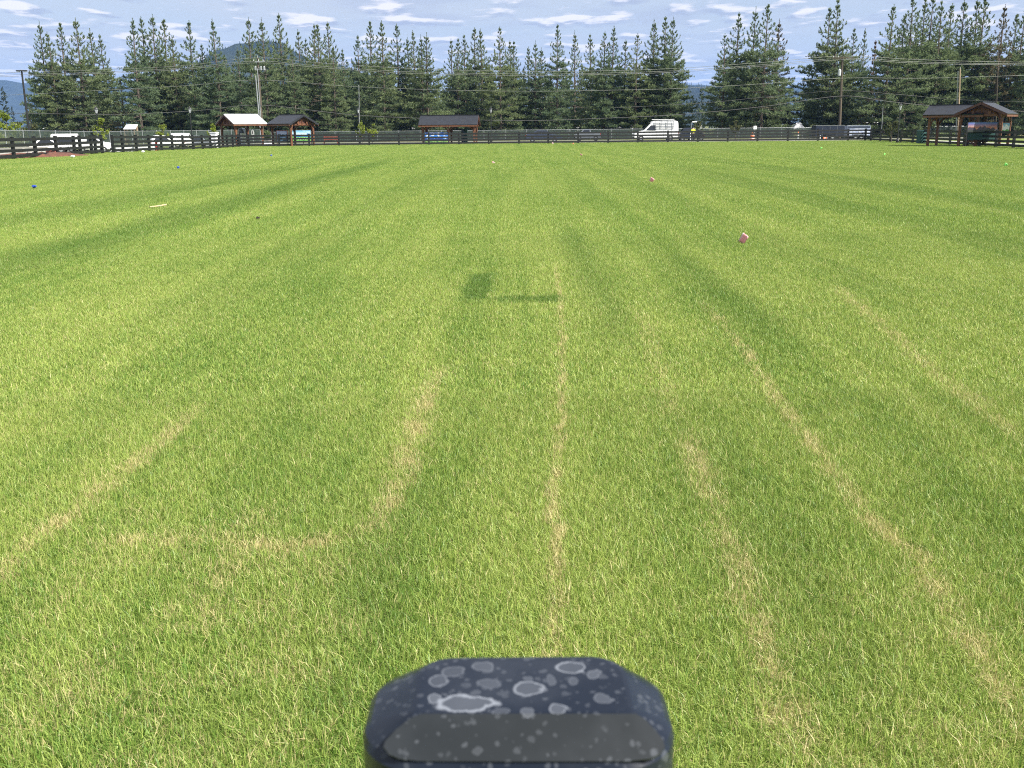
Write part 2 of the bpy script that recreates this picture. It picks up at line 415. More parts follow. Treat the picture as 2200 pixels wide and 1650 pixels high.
    dark = None
    for xa, xb, s, ya, yb_ in ((-8.5, -6.95, 0.52, 9, 75), (-12.2, -10.6, 0.40, 12, 70), (0.75, 1.35, 0.42, 9, 24), (2.1, 2.9, 0.38, 9, 19), (4.3, 4.9, 0.22, 12, 40), (-1.05, -0.45, 0.45, 3.0, 6.2), (0.9, 1.5, 0.3, 3, 8), (7.5, 9.0, 0.28, 14, 60), (11, 13, .25, 20, 80), (-4.2, -3.0, .2, 10, 60)):
        b = n.math('MULTIPLY', n.smooth(xw, xa - 0.15, xa + 0.35), n.smooth(xw, xb - 0.2, xb + 0.10, s, 0.0))
        b = n.math('MULTIPLY', b, n.math('MULTIPLY', n.smooth(y, ya - 1, ya + 1.5), n.smooth(y, yb_ * 0.7, yb_, 1, 0)))
        dark = b if dark is None else n.math('MAXIMUM', dark, b)
    # a darker green square patch and its thin bar
    for (pa, pb, s) in (((985, 592), (1062, 650), 0.8), ((1058, 638), (1205, 653), 0.85)):
        a = ground(pa[0], pb[1]); b = ground(pb[0], pa[1]); e = 0.10
        ww = n.math('MULTIPLY', wob, 1.6)
        xx = n.math('ADD', x, ww); yy = n.math('ADD', y, n.math('MULTIPLY', ww, 3.0))
        k = n.math('MULTIPLY', n.math('MULTIPLY', n.smooth(xx, a.x - e, a.x + e), n.smooth(xx, b.x - e, b.x + e, 1, 0)),
                   n.math('MULTIPLY', n.smooth(yy, a.y - e * 2, a.y + e * 2), n.smooth(yy, b.y - e * 2, b.y + e * 2, s, 0)))
        dark = n.math('MAXIMUM', dark, k)
    return dry, yellow, dark

G_FRESH = (0.112, 0.222, 0.034); G_LIGHT = (0.365, 0.450, 0.110); G_DARK = (0.070, 0.155, 0.028); G_STRAW = (0.60, 0.51, 0.26)
def lawn_colour(n, pos, rnd, rnd2):
    dry, yellow, dark = lawn_masks(n, pos)
    base = n.mix(n.smooth(n.math('ADD', n.math('MULTIPLY', rnd, 0.95), n.math('MULTIPLY_ADD', yellow, 0.46, 0.12)), 0.30, 1.22), (*G_FRESH, 1), (*G_LIGHT, 1))
    base = n.mix(n.math('MULTIPLY', dark, 0.88), base, n.mix(n.math('MULTIPLY', rnd, 0.5), (*G_DARK, 1), (*G_FRESH, 1)))
    thr = n.math('ADD', n.math('ADD', n.math('MULTIPLY', dry, 0.95), n.math('MULTIPLY', yellow, 0.10)), 0.03)
    thr = n.math('MULTIPLY', thr, n.math('MULTIPLY_ADD', dark, -0.8, 1.0))
    sf = n.smooth(n.math('SUBTRACT', thr, rnd2), -0.04, 0.06)
    return n.mix(n.math('MULTIPLY', sf, 0.85), base, (*G_STRAW, 1)), dry

def blade_mat():
    mt = bpy.data.materials.new('grass_blade'); mt.use_nodes = True
    n = NT(mt.node_tree); n.N.clear()
    pos = n.new('ShaderNodeNewGeometry').outputs['Position']
    col, dry = lawn_colour(n, pos, n.attr('rnd'), n.attr('rnd2'))
    bs = n.new('ShaderNodeBsdfPrincipled'); n.L.new(col, bs.inputs['Base Color'])
    bs.inputs['Roughness'].default_value = 0.44; bs.inputs['Specular IOR Level'].default_value = 0.35
    tr = n.new('ShaderNodeBsdfTranslucent'); n.L.new(n.mix(0.35, col, (0.22, 0.31, 0.035, 1)), tr.inputs[0])
    mx = n.new('ShaderNodeMixShader'); mx.inputs[0].default_value = 0.32
    n.L.new(bs.outputs[0], mx.inputs[1]); n.L.new(tr.outputs[0], mx.inputs[2])
    out = n.new('ShaderNodeOutputMaterial'); n.L.new(mx.outputs[0], out.inputs[0])
    return mt
M['blade'] = blade_mat()

def ground_mat():
    mt = bpy.data.materials.new('ground_turf'); mt.use_nodes = True
    n = NT(mt.node_tree); bs = n.N['Principled BSDF']
    pos = n.new('ShaderNodeNewGeometry').outputs['Position']
    rnd = n.noise(pos, 60.0, 2); rnd2 = n.smooth(n.noise(pos, 45.0, 2), 0.3, 0.7)
    col, dry = lawn_colour(n, pos, rnd, rnd2)
    soil = n.mix(n.noise(pos, 30, 3), (0.055, 0.07, 0.02, 1), (0.10, 0.10, 0.04, 1))
    soil = n.mix(0.5, soil, col)
    x, y, z = n.sep(pos)
    rough_g = n.mix(n.smooth(n.noise(pos, 0.08, 4, 0.6), 0.4, 0.6), (0.10, 0.135, 0.045, 1), (0.20, 0.19, 0.085, 1))
    far = n.smooth(y, 126.0, 128.0)
    n.L.new(n.mix(far, soil, rough_g), bs.inputs['Base Color'])
    bs.inputs['Roughness'].default_value = 0.95; bs.inputs['Specular IOR Level'].default_value = 0.15
    b = n.new('ShaderNodeBump'); b.inputs['Strength'].default_value = 0.8; b.inputs['Distance'].default_value = 0.03
    n.L.new(n.noise(pos, 35.0, 3, 0.7), b.inputs['Height']); n.L.new(b.outputs[0], bs.inputs['Normal'])
    return mt
M['ground'] = ground_mat()

def needle_mat(name, c_a, c_b, c_tint):
    mt = bpy.data.materials.new(name); mt.use_nodes = True
    n = NT(mt.node_tree); n.N.clear()
    rnd = n.attr('rnd'); oi = n.new('ShaderNodeObjectInfo').outputs['Random']
    pos = n.new('ShaderNodeTexCoord').outputs['Object']
    cl = n.smooth(n.noise(pos, 0.45, 2), 0.38, 0.62)
    c = n.mix(n.math('MULTIPLY_ADD', rnd, 0.7, n.math('MULTIPLY', cl, 0.3)), (*c_a, 1), (*c_b, 1))
    c = n.mix(n.math('MULTIPLY', oi, 0.55), c, (*c_tint, 1))
    d = n.new('ShaderNodeBsdfPrincipled'); n.L.new(c, d.inputs['Base Color']); d.inputs['Roughness'].default_value = 0.55
    d.inputs['Specular IOR Level'].default_value = 0.3
    tr = n.new('ShaderNodeBsdfTranslucent'); n.L.new(c, tr.inputs[0])
    mx = n.new('ShaderNodeMixShader'); mx.inputs[0].default_value = 0.42
    n.L.new(d.outputs[0], mx.inputs[1]); n.L.new(tr.outputs[0], mx.inputs[2])
    out = n.new('ShaderNodeOutputMaterial'); n.L.new(mx.outputs[0], out.inputs[0])
    return mt
M['needles'] = needle_mat('pine_needles', (0.078, 0.116, 0.062), (0.27, 0.325, 0.145), (0.115, 0.185, 0.115))
M['needles_brown'] = needle_mat('browning_needles', (0.14, 0.075, 0.045), (0.22, 0.13, 0.075), (0.12, 0.10, 0.05))
M['needles_rust'] = needle_mat('thinning_rusty_needles', (0.075, 0.082, 0.045), (0.20, 0.155, 0.085), (0.13, 0.12, 0.06))
M['leaf_yellow'] = needle_mat('fresh_yellow_green_leaf', (0.15, 0.21, 0.03), (0.30, 0.36, 0.05), (0.22, 0.27, 0.04))
M['leaf_dull'] = needle_mat('dull_olive_leaf', (0.07, 0.09, 0.035), (0.14, 0.15, 0.06), (0.10, 0.11, 0.05))
M['forest'] = needle_mat('distant_conifer', (0.022, 0.036, 0.025), (0.042, 0.060, 0.036), (0.036, 0.050, 0.030))

# ------------------------------------------------------------------ ground, paths, hills
def build_ground():
    xs = np.unique(np.concatenate([[-12000, -6000, -3000, -1500, -800, -400, -250, -160, -120], np.arange(-90, 91, 3.0), [120, 160, 250, 400, 800, 1500, 3000, 6000, 12000]]))
    ys = np.unique(np.concatenate([[-400, -150, -60, -20], np.arange(-8, 150, 3.0), [170, 200, 250, 320, 400, 600, 900, 1500, 2500, 4000, 7000, 12000]]))
    X, Y = np.meshgrid(xs, ys); Z = zt(X, Y)
    v = np.stack([X.ravel(), Y.ravel(), Z.ravel()], 1)
    nx, ny = len(xs), len(ys)
    i = np.arange(nx * ny).reshape(ny, nx)
    f = np.stack([i[:-1, :-1], i[:-1, 1:], i[1:, 1:], i[1:, :-1]], -1).reshape(-1, 4)
    me = mesh_np('ground', v, f, M['ground'])
    for p in me.polygons: p.use_smooth = True
    link_mesh('ground', me, kind='structure')
build_ground()

def strip(name, pts, w, mt, dz=0.004):
    """a flat sheet following the terrain along a polyline"""
    v, f = [], []
    P = []
    for a, b in zip(pts[:-1], pts[1:]):
        a = Vector(a); b = Vector(b); k = max(2, int((b - a).length / 3))
        for i in range(k): P.append(a.lerp(b, i / k))
    P.append(Vector(pts[-1]))
    for i, p in enumerate(P):
        d = (P[min(i + 1, len(P) - 1)] - P[max(0, i - 1)]).normalized(); s = Vector((-d.y, d.x))
        for k in (-1, 1):
            q = p + s * (k * w / 2); v.append((q.x, q.y, float(zt(q.x, q.y)) + dz))
        if i: f.append((2 * i - 2, 2 * i - 1, 2 * i + 1, 2 * i))
    return link_mesh(name, mesh_np(name, np.array(v), np.array(f), mt), kind='structure')
strip('gravel_lot', [(-70, 140), (95, 140)], 16, M['gravel'], 0.004)
strip('gravel_lot', [(-75, 97), (-37, 97)], 44, M['gravel'], 0.005)
strip('path', [(-36.5, 62), (-36.5, 122), (-30, 128.2), (44, 128.2), (49, 120), (47, 84), (46, 60)], 2.2, M['concrete'], 0.010)

# ------------------------------------------------------------------ grass (stuff): patches of blades set out over the lawn
def blade_patch(name, size, dens, h0, h1, w0, w1, seed, seg=2, lean=0.6):
    r = np.random.default_rng(seed)
    n = int(size * size * dens)
    bx = (r.random(n) - 0.5) * size + r.normal(0, 0.16 * size, n); by = (r.random(n) - 0.5) * size + r.normal(0, 0.16 * size, n)
    h = h0 + (h1 - h0) * r.random(n) ** 1.4; w = w0 + (w1 - w0) * r.random(n)
    az = r.random(n) * 2 * PI; ln = np.abs(r.normal(0, lean, n)) * h
    fa = az + r.normal(0, 0.9, n) + PI / 2
    dx, dy = np.cos(az), np.sin(az); sx, sy = np.cos(fa) * w / 2, np.sin(fa) * w / 2
    def lvl(t, ws):
        px = bx + dx * ln * t ** 1.8; py = by + dy * ln * t ** 1.8; pz = h * (t - 0.18 * t * t * (ln / h))
        return (np.stack([px - sx * ws, py - sy * ws, pz], 1), np.stack([px + sx * ws, py + sy * ws, pz], 1))
    a0, b0 = lvl(0.0, 1.0)
    if seg == 2:
        a1, b1 = lvl(0.5, 0.85); t_, _ = lvl(1.0, 0.0)
        V = np.stack([a0, b0, a1, b1, t_], 1).reshape(-1, 3)
        i = np.arange(n)[:, None] * 5
        Fc = np.concatenate([i + np.array([[0, 1, 3]]), i + np.array([[0, 3, 2]]), i + np.array([[2, 3, 4]])])
        k = 5
    else:
        t_, _ = lvl(1.0, 0.0); V = np.stack([a0, b0, t_], 1).reshape(-1, 3)
        Fc = np.arange(n)[:, None] * 3 + np.array([[0, 1, 2]]); k = 3
    me = mesh_np(name, V, Fc, M['blade'], np.repeat(r.random(n), k), np.repeat(r.random(n), k))
    return bpy.data.objects.new(name, me)

def build_grass():
    r = np.random.default_rng(11)
    col = bpy.data.collections.new('blade_patches')
    NV = 5
    spec = [('a', 0.36, 19000, 0.018, 0.066, 0.0020, 0.0038, 2, 0.72),
            ('b', 0.70, 7600, 0.020, 0.060, 0.0032, 0.0058, 2, 0.76),
            ('c', 1.40, 2500, 0.028, 0.066, 0.006, 0.011, 1, 0.6),
            ('d', 3.20, 680, 0.036, 0.074, 0.012, 0.022, 1, 0.6)]
    for s in spec:
        for k in range(NV):
            col.objects.link(blade_patch('%s_%d' % (s[0], k), s[1], *s[2:7], 100 + k, s[7], s[8]))
    bands = [(2.2, 7.5, 0), (7.2, 19.0, 1), (18.5, 48.0, 2), (47.0, 130.0, 3)]
    pts, idx, rot, scl = [], [], [], []
    for y0, y1, b in bands:
        st = spec[b][1]
        for y in np.arange(y0, y1, st):
            hx = y * 0.60 + 2.0
            xl, xr = -hx, hx
            if y > 40: xl = max(xl, -33.0)
            if y > 60: xr = min(xr, 46.0)
            if y > 125.5: continue
            for x in np.arange(math.floor(xl / st) * st, xr, st):
                px, py = x, y
                pts.append((px, py, float(zt(px, py)))); idx.append(b * NV + r.integers(NV))
                rot.append(r.integers(4) * PI / 2); scl.append(1.0)
    me = bpy.data.meshes.new('grass'); me.vertices.add(len(pts)); me.vertices.foreach_set('co', np.array(pts, np.float32).ravel())
    for nm, ty, arr in (('pick', 'INT', np.array(idx, np.int32)), ('turn', 'FLOAT', np.array(rot, np.float32)), ('grow', 'FLOAT', np.array(scl, np.float32))):
        a = me.attributes.new(nm, ty, 'POINT'); a.data.foreach_set('value', arr)
    me.materials.append(M['blade'])
    o = link_mesh('grass', me, label='short green turf grass with yellow dry streaks covering the whole field', cat='grass', kind='stuff')
    ng = bpy.data.node_groups.new('grass_patches', 'GeometryNodeTree')
    ng.interface.new_socket('Geometry', in_out='INPUT', socket_type='NodeSocketGeometry')
    ng.interface.new_socket('Geometry', in_out='OUTPUT', socket_type='NodeSocketGeometry')
    N, L = ng.nodes, ng.links
    gi = N.new('NodeGroupInput'); go = N.new('NodeGroupOutput')
    ci = N.new('GeometryNodeCollectionInfo'); ci.inputs['Collection'].default_value = col
    ci.inputs['Separate Children'].default_value = True; ci.inputs['Reset Children'].default_value = True
    ip = N.new('GeometryNodeInstanceOnPoints'); ip.inputs['Pick Instance'].default_value = True
    def na(nm, ty):
        a = N.new('GeometryNodeInputNamedAttribute'); a.data_type = ty; a.inputs['Name'].default_value = nm
        return a.outputs['Attribute']
    cx = N.new('ShaderNodeCombineXYZ'); L.new(na('turn', 'FLOAT'), cx.inputs[2])
    er = N.new('FunctionNodeEulerToRotation'); L.new(cx.outputs[0], er.inputs[0])
    L.new(gi.outputs[0], ip.inputs['Points']); L.new(ci.outputs[0], ip.inputs['Instance'])
    L.new(na('pick', 'INT'), ip.inputs['Instance Index']); L.new(er.outputs[0], ip.inputs['Rotation'])
    L.new(na('grow', 'FLOAT'), ip.inputs['Scale'])
    L.new(ip.outputs[0], go.inputs[0])
    md = o.modifiers.new('patches', 'NODES'); md.node_group = ng
build_grass()

# ------------------------------------------------------------------ far hills and far woods
def hill_mesh(name, px0, px1, Y, prof, depth, seed, mt):
    """a ridge at distance Y whose crest follows (px,py) points; a real relief with front and back slopes"""
    r = np.random.default_rng(seed)
    pxs = np.linspace(px0, px1, 90); pp = np.array(prof, float)
    cr = np.interp(pxs, pp[:, 0], pp[:, 1])
    nz = np.zeros_like(cr)
    for k, a in ((7, 3.0), (15, 1.6), (33, 0.8)):
        nz += np.interp(np.linspace(0, k, 90), np.arange(k + 1), r.normal(0, a, k + 1))
    top = np.array([[(ray(p, 271).x / ray(p, 271).y) * Y, max(2.0, zat(p, c + n_, Y))] for p, c, n_ in zip(pxs, cr, nz)])
    rows = []
    for t in np.linspace(-1, 1, 25):
        fall = (1 - abs(t)) ** 1.15
        wz = 1 + 0.10 * np.sin(pxs * 0.05 + t * 5 + seed)
        X = top[:, 0] * (1 + t * depth / Y); Yv = np.full_like(X, Y + t * depth) + 30 * np.sin(pxs * 0.03 + seed)
        rows.append(np.stack([X, Yv, np.where(abs(t) < 1e-6, top[:, 1], top[:, 1] * fall * wz) - 2], 1))
    V = np.concatenate(rows); i = np.arange(25 * 90).reshape(25, 90)
    Fc = np.stack([i[:-1, :-1], i[:-1, 1:], i[1:, 1:], i[1:, :-1]], -1).reshape(-1, 4)
    me = mesh_np(name, V, Fc, mt)
    for p in me.polygons: p.use_smooth = True
    link_mesh(name, me, kind='structure')
    return V

def forest_hill_mat():
    mt = bpy.data.materials.new('forested_slope'); mt.use_nodes = True
    n = NT(mt.node_tree); bs = n.N['Principled BSDF']
    pos = n.new('ShaderNodeNewGeometry').outputs['Position']
    f = n.smooth(n.noise(pos, 0.03, 6, 0.7), 0.38, 0.62)
    n.L.new(n.mix(f, (0.016, 0.026, 0.018, 1), (0.036, 0.048, 0.028, 1)), bs.inputs['Base Color'])
    bs.inputs['Roughness'].default_value = 0.95; bs.inputs['Specular IOR Level'].default_value = 0.1
    b = n.new('ShaderNodeBump'); b.inputs['Strength'].default_value = 1.0; b.inputs['Distance'].default_value = 14.0
    n.L.new(n.noise(pos, 0.06, 5, 0.7), b.inputs['Height']); n.L.new(b.outputs[0], bs.inputs['Normal'])
    return mt
M['hill'] = forest_hill_mat()
HV = []
HV.append(hill_mesh('hill', 330, 860, 2300, [(330, 205), (400, 175), (440, 140), (480, 112), (520, 96), (560, 88), (590, 87), (620, 98), (650, 114), (690, 130), (730, 142), (800, 165), (860, 200)], 600, 3, M['hill']))
HV.append(hill_mesh('hill', -500, 340, 5200, [(-500, 200), (-200, 185), (-40, 172), (30, 171), (90, 184), (200, 178), (270, 176), (340, 200)], 900, 5, M['hill']))
HV.append(hill_mesh('hill', 1180, 1640, 2600, [(1180, 210), (1300, 188), (1400, 178), (1460, 181), (1520, 192), (1570, 205), (1640, 235)], 600, 7, M['hill']))
HV.append(hill_mesh('hill', 1380, 2700, 5600, [(1380, 200), (1460, 182), (1540, 188), (1620, 194), (1700, 188), (1760, 182), (1850, 178), (2000, 176), (2300, 172), (2700, 190)], 900, 9, M['hill']))

def cone_trees(name, spots, seed, mt, **tags):
    """many far conifers as one mass: each three stacked ragged skirts"""
    r = np.random.default_rng(seed); V, Fc, A = [], [], []
    n = 0
    for x, y, z, h in spots:
        rad = h * (0.13 + 0.06 * r.random()); sh = r.random()
        for k in range(5):
            zb = z + h * (0.04 + 0.18 * k); rr = rad * (1 - 0.18 * k) * (0.85 + 0.3 * r.random()); zt_ = zb + h * (0.30 if k < 4 else 0.24)
            m_ = 7; a = np.arange(m_) * 2 * PI / m_ + r.random() * 6
            q = rr * (0.65 + 0.7 * r.random(m_))
            V.append(np.stack([x + q * np.cos(a), y + q * np.sin(a), zb - h * 0.05 * r.random(m_)], 1)); V.append(np.array([[x, y, zt_]]))
            for i in range(m_): Fc.append((n + i, n + (i + 1) % m_, n + m_))
            A += [sh * 0.6 + 0.4 * r.random()] * (m_ + 1); n += m_ + 1
    return link_mesh(name, mesh_np(name, np.concatenate(V), np.array(Fc), mt, np.array(A)), kind='stuff', **tags)
def ragged_trees(name, spots, seed, mt, nq=110, **tags):
    """many far conifers as one mass, each a ragged cone of small needle sprays round a stem"""
    r = np.random.default_rng(seed); S = np.array(spots); n = len(S)
    h = np.repeat(S[:, 3], nq); t = r.random(n * nq) ** 0.8
    rad = h * np.repeat(r.uniform(0.12, 0.19, n), nq) * (1 - t) ** 0.85 * (0.55 + 0.45 * np.abs(np.sin(t * 40 + np.repeat(r.random(n) * 6, nq)))) * r.random(n * nq) ** 0.4
    a = r.random(n * nq) * 6.283
    P = np.stack([np.repeat(S[:, 0], nq) + rad * np.cos(a), np.repeat(S[:, 1], nq) + rad * np.sin(a), np.repeat(S[:, 2], nq) + h * t * 0.97], 1)
    D = np.stack([np.cos(a), np.sin(a), 0.2 + 0.9 * t], 1); D /= np.linalg.norm(D, axis=1)[:, None]
    V, Fc = needle_tufts(P, D, h * 0.095 * (1.1 - 0.6 * t), 0.62, 1, r)
    sh = np.clip(np.repeat(r.random(n), nq) * 0.6 + r.random(n * nq) * 0.4, 0, 1)
    return link_mesh(name, mesh_np(name, V, Fc, mt, np.repeat(sh, 4)), kind='stuff', **tags)
def far_woods():
    r = np.random.default_rng(21); sp = []
    for _ in range(520):
        px = r.uniform(-420, 2620); Y = r.uniform(330, 640)
        p = at(px, Y, 271); h = r.uniform(9, 17) * (1.25 if r.random() < 0.15 else 1)
        sp.append((p.x, p.y, -0.5, h))
    ragged_trees('far_forest', sp, 4, M['forest'], label='dark distant woodland seen through gaps between the pine clumps', cat='forest')
    sp = []
    for k, cnt, h0, h1 in ((0, 1900, 6, 11), (2, 1400, 8, 13)):
        V = HV[k].reshape(25, 90, 3)
        for _ in range(cnt):
            a = r.random() ** 0.6 * 12.2; i = int(a); j = r.integers(0, 89); u = r.random(); w_ = a - i
            p = (V[i, j] * (1 - u) + V[i, j + 1] * u) * (1 - w_) + (V[i + 1, j] * (1 - u) + V[i + 1, j + 1] * u) * w_
            sp.append((p[0], p[1], p[2] - 1.5, r.uniform(h0, h1)))
    cone_trees('hillside_forest', sp, 6, M['forest'], label='blue green forest covering the mountain behind the pines', cat='forest')

# ------------------------------------------------------------------ pines
def needle_tufts(P, D, Ln, Wd, nper, r):
    """clusters of narrow needle blades at points P pointing about D"""
    n = len(P)
    P = np.repeat(P, nper, 0); D = np.repeat(D, nper, 0); Ln = np.repeat(Ln, nper)
    d = D + r.normal(0, 0.62, (n * nper, 3)); d /= np.linalg.norm(d, axis=1)[:, None]
    s = np.cross(d, r.normal(0, 1, d.shape)); s /= np.linalg.norm(s, axis=1)[:, None]
    L_ = Ln * r.uniform(0.7, 1.2, n * nper); w = Wd * r.uniform(0.7, 1.3, n * nper)
    a = P - s * (w / 2)[:, None]; b = P + s * (w / 2)[:, None]
    m_ = P + d * (L_ * 0.6)[:, None]
    c = m_ + s * (w * 0.42)[:, None]; e = P + d * L_[:, None]; 
    V = np.stack([a, b, c, e], 1).reshape(-1, 3)
    Fc = np.arange(n * nper)[:, None] * 4 + np.array([[0, 1, 2, 3]])
    return V, Fc

far_woods()

def pine_meshes(seed, H=18.0, width=0.25, dens=1.0, bare=0.03, droop=0.0):
    r = np.random.default_rng(seed); rr = random.Random(seed)
    tr = MB()
    bend = [rr.uniform(-0.2, 0.2) for _ in range(2)]
    def axis(t): return np.array([bend[0] * math.sin(t * 3), bend[1] * math.sin(t * 2.4 + 1), t * H])
    tr.tube([axis(t) for t in np.linspace(0, 1, 9)], [H * 0.0125 * (1 - t) ** 0.8 + 0.014 for t in np.linspace(0, 1, 9)], 7)
    P, D, Ln, R = [], [], [], []
    UP = np.array([0, 0, 1.0])
    z = bare * H + rr.uniform(0, 0.4)
    while z < H * 0.975:
        t = z / H
        prof = min((1 - t) ** (0.92 if t < 0.6 else 1.05), 0.66 + 0.6 * t) * rr.uniform(0.82, 1.08)
        nb = rr.choice((6, 7, 7)) if t < 0.7 else rr.choice((4, 5, 5, 6))
        a0 = rr.uniform(0, 6.28)
        for k in range(nb):
            if rr.random() < 0.10: continue
            az = a0 + k * 6.283 / nb + rr.uniform(-0.3, 0.3)
            Lb = max(0.14, H * width * prof * rr.uniform(0.6, 1.15))
            el = math.radians(np.interp(t, [0, 0.3, 0.6, 0.85, 1.0], [-14 - droop, -8 - droop, 2, 22, 55]) + rr.uniform(-9, 9))
            cv = np.interp(t, [0, 0.5, 0.8, 1], [0.16, 0.20, 0.40, 0.35])
            o = axis(t) + UP * rr.uniform(-0.12, 0.12); hd = np.array([math.cos(az), math.sin(az), 0]); sd = np.array([-math.sin(az), math.cos(az), 0])
            def bp(u): return o + hd * (Lb * u * math.cos(el)) + UP * (Lb * (math.sin(el) * u + cv * u * u))
            tr.tube([bp(0), bp(0.5), bp(0.97)], [0.03 * (Lb / 3) + 0.012, 0.02 * (Lb / 3) + 0.009, 0.007], 3, False)
            nt = max(3, int(Lb * (9.6 if t < 0.65 else np.interp(t, [0.65, 0.95], [7.0, 3.5])) * dens))
            u = r.uniform(0.10 if t > 0.6 else 0.22, 1.0, nt) ** 0.7
            fan = (1 - u) * np.interp(t, [0, 0.6, 1], [0.42, 0.36, 0.18]) + 0.04
            lat = r.uniform(-1, 1, nt) * fan * Lb
            base = np.array([bp(q) for q in u]) + sd[None] * lat[:, None] + UP[None] * (r.uniform(-0.03, 0.12, nt) + np.abs(lat) * 0.10)[:, None]
            tang = hd[None] * 0.75 + sd[None] * (np.sign(lat) * 0.45)[:, None] + UP[None] * np.interp(t, [0, 0.5, 1], [0.40, 0.6, 1.1])
            tang = tang / np.linalg.norm(tang, axis=1)[:, None]
            P.append(base); D.append(tang); Ln.append(np.full(nt, np.interp(t, [0, 0.6, 0.9, 1], [0.46, 0.38, 0.25, 0.20])) * r.uniform(0.8, 1.2, nt))
            R.append(np.clip(rr.uniform(0.05, 0.85) + r.normal(0, 0.14, nt), 0, 1))
            if t < 0.62 and dens > 0.6:             # heavy rounded pads on the outer half of the lower branches
                for q in range(2):
                    uu = rr.uniform(0.55, 1.0); kp = 9
                    off = r.normal(0, 1, (kp, 3)) * np.array([[0.34, 0.34, 0.14]])
                    P.append(bp(uu)[None] + off + sd[None] * rr.uniform(-0.5, 0.5) + UP[None] * 0.12); D.append(np.array([hd * 0.45 + UP * 0.8]) + off * 0.9)
                    Ln.append(np.full(kp, 0.40)); R.append(np.full(kp, rr.uniform(0.35, 1.0)))
            kx = 4 if t > 0.5 else 2                # upturned candle at the branch end
            e = bp(1.0)
            P.append(np.array([e + UP * ((0.10 if t < 0.8 else 0.06) * q) + hd * 0.02 * q for q in range(kx)])); D.append(np.tile((hd * 0.25 + UP)[None], (kx, 1)))
            Ln.append(np.full(kx, np.interp(t, [0, 1], [0.28, 0.20]))); R.append(np.full(kx, rr.uniform(0.3, 0.9)))
        z += rr.uniform(0.62, 0.98) * (1.0 if t < 0.75 else 0.95) * (H / 18.0)
    kx = 6
    P.append(np.array([axis(1.0) - np.array([0, 0, 0.2 * q]) for q in range(kx)])); D.append(np.tile(UP[None], (kx, 1))); Ln.append(np.full(kx, 0.17)); R.append(np.full(kx, 0.4))
    P = np.concatenate(P); D = np.concatenate(D); Ln = np.concatenate(Ln); R = np.concatenate(R)
    V, Fc = needle_tufts(P, D, Ln, 0.078, 6, r)
    crown = mesh_np('pine_crown', V, Fc, M['needles'], np.repeat(R, 24))
    trunk = bpy.data.meshes.new('pine_trunk'); trunk.from_pydata(tr.v, [], tr.f); trunk.materials.append(M['bark'])
    return crown, trunk

PINES = [pine_meshes(1, width=0.33), pine_meshes(2, width=0.29), pine_meshes(3, width=0.36, droop=4), pine_meshes(4, width=0.26, dens=0.9),
         pine_meshes(5, width=0.31, dens=1.1), pine_meshes(6, width=0.34, bare=0.02), pine_meshes(7, width=0.30), pine_meshes(8, width=0.37, dens=0.95)]
THIN = [pine_meshes(11, width=0.25, dens=0.45), pine_meshes(12, width=0.28, dens=0.42)]
DEAD = [pine_meshes(15, width=0.13, dens=0.10)]

ORD = ['first', 'second', 'third', 'fourth', 'fifth', 'sixth', 'seventh', 'eighth', 'ninth', 'tenth', 'eleventh', 'twelfth', 'thirteenth', 'fourteenth', 'fifteenth', 'sixteenth']
def tree(meshes, px, Y, H, label, group, rz, cr_mat=None, wide=1.0, zb=None, name='pine_tree', H0=18.0, top=271):
    p = at(px, Y, top)
    r_ = thing(name, label, 'tree', (p.x, p.y, p.z - 0.05), rz, group)
    s = H / H0; r_.scale = (s * wide, s * wide, s)
    for nm, me in (('crown', meshes[0]), ('trunk', meshes[1])):
        o = link_mesh(nm, me, r_)
        if nm == 'crown' and cr_mat:
            o.material_slots[0].link = 'OBJECT'; o.material_slots[0].material = cr_mat
    return r_

CLUMPS = [
    ('clump just right of the floodlight pole', 168, [(84, 45), (101, 68), (129, 49), (161, 39), (193, 61), (213, 74)]),
    ('clump above the open gap in the fence', 165, [(284, 39), (302, 35), (327, 31), (351, 41), (369, 76)]),
    ('stand behind the white roofed shelter', 163, [(406, 44), (432, 94), (456, 41), (482, 118), (510, 100), (533, 38)]),
    ('stand behind the small dark roofed shelter', 164, [(561, 38), (598, 29), (625, 105), (640, 63), (656, 83), (674, 52), (682, 53), (703, 47), (715, 98), (736, 105)]),
    ('stand between the small and long shelters', 166, [(769, 76), (795, 46), (819, 44), (851, 51), (875, 81), (887, 65), (904, 75), (916, 70)]),
    ('stand behind the long dark roofed shelter', 168, [(969, 83), (984, 82), (997, 75), (1020, 59), (1032, 62), (1074, 57), (1095, 88), (1104, 89)]),
    ('stand between the long shelter and the van', 168, [(1135, 100), (1150, 87), (1163, 101), (1198, 53), (1235, 66), (1268, 73), (1300, 68), (1319, 56), (1345, 85)]),
    ('clump right behind the white van', 166, [(1370, 72), (1406, 41), (1430, 36), (1447, 37)]),
    ('lone clump right of the white van', 160, [(1558, 72), (1587, 27), (1624, 15), (1650, 9), (1675, 41)]),
    ('clump around the wooden utility pole', 158, [(1784, 17), (1801, -2), (1836, 61), (1859, 61), (1882, 87)]),
    ('big clump behind the largest shelter', 150, [(1921, 10), (1945, 30), (1962, -8), (1988, -6), (2005, -6), (2025, 0), (2047, 7), (2073, -2), (2101, -5), (2119, -8), (2160, 10), (2185, 30), (2205, 20), (2240, 5), (2290, 15)]),
]
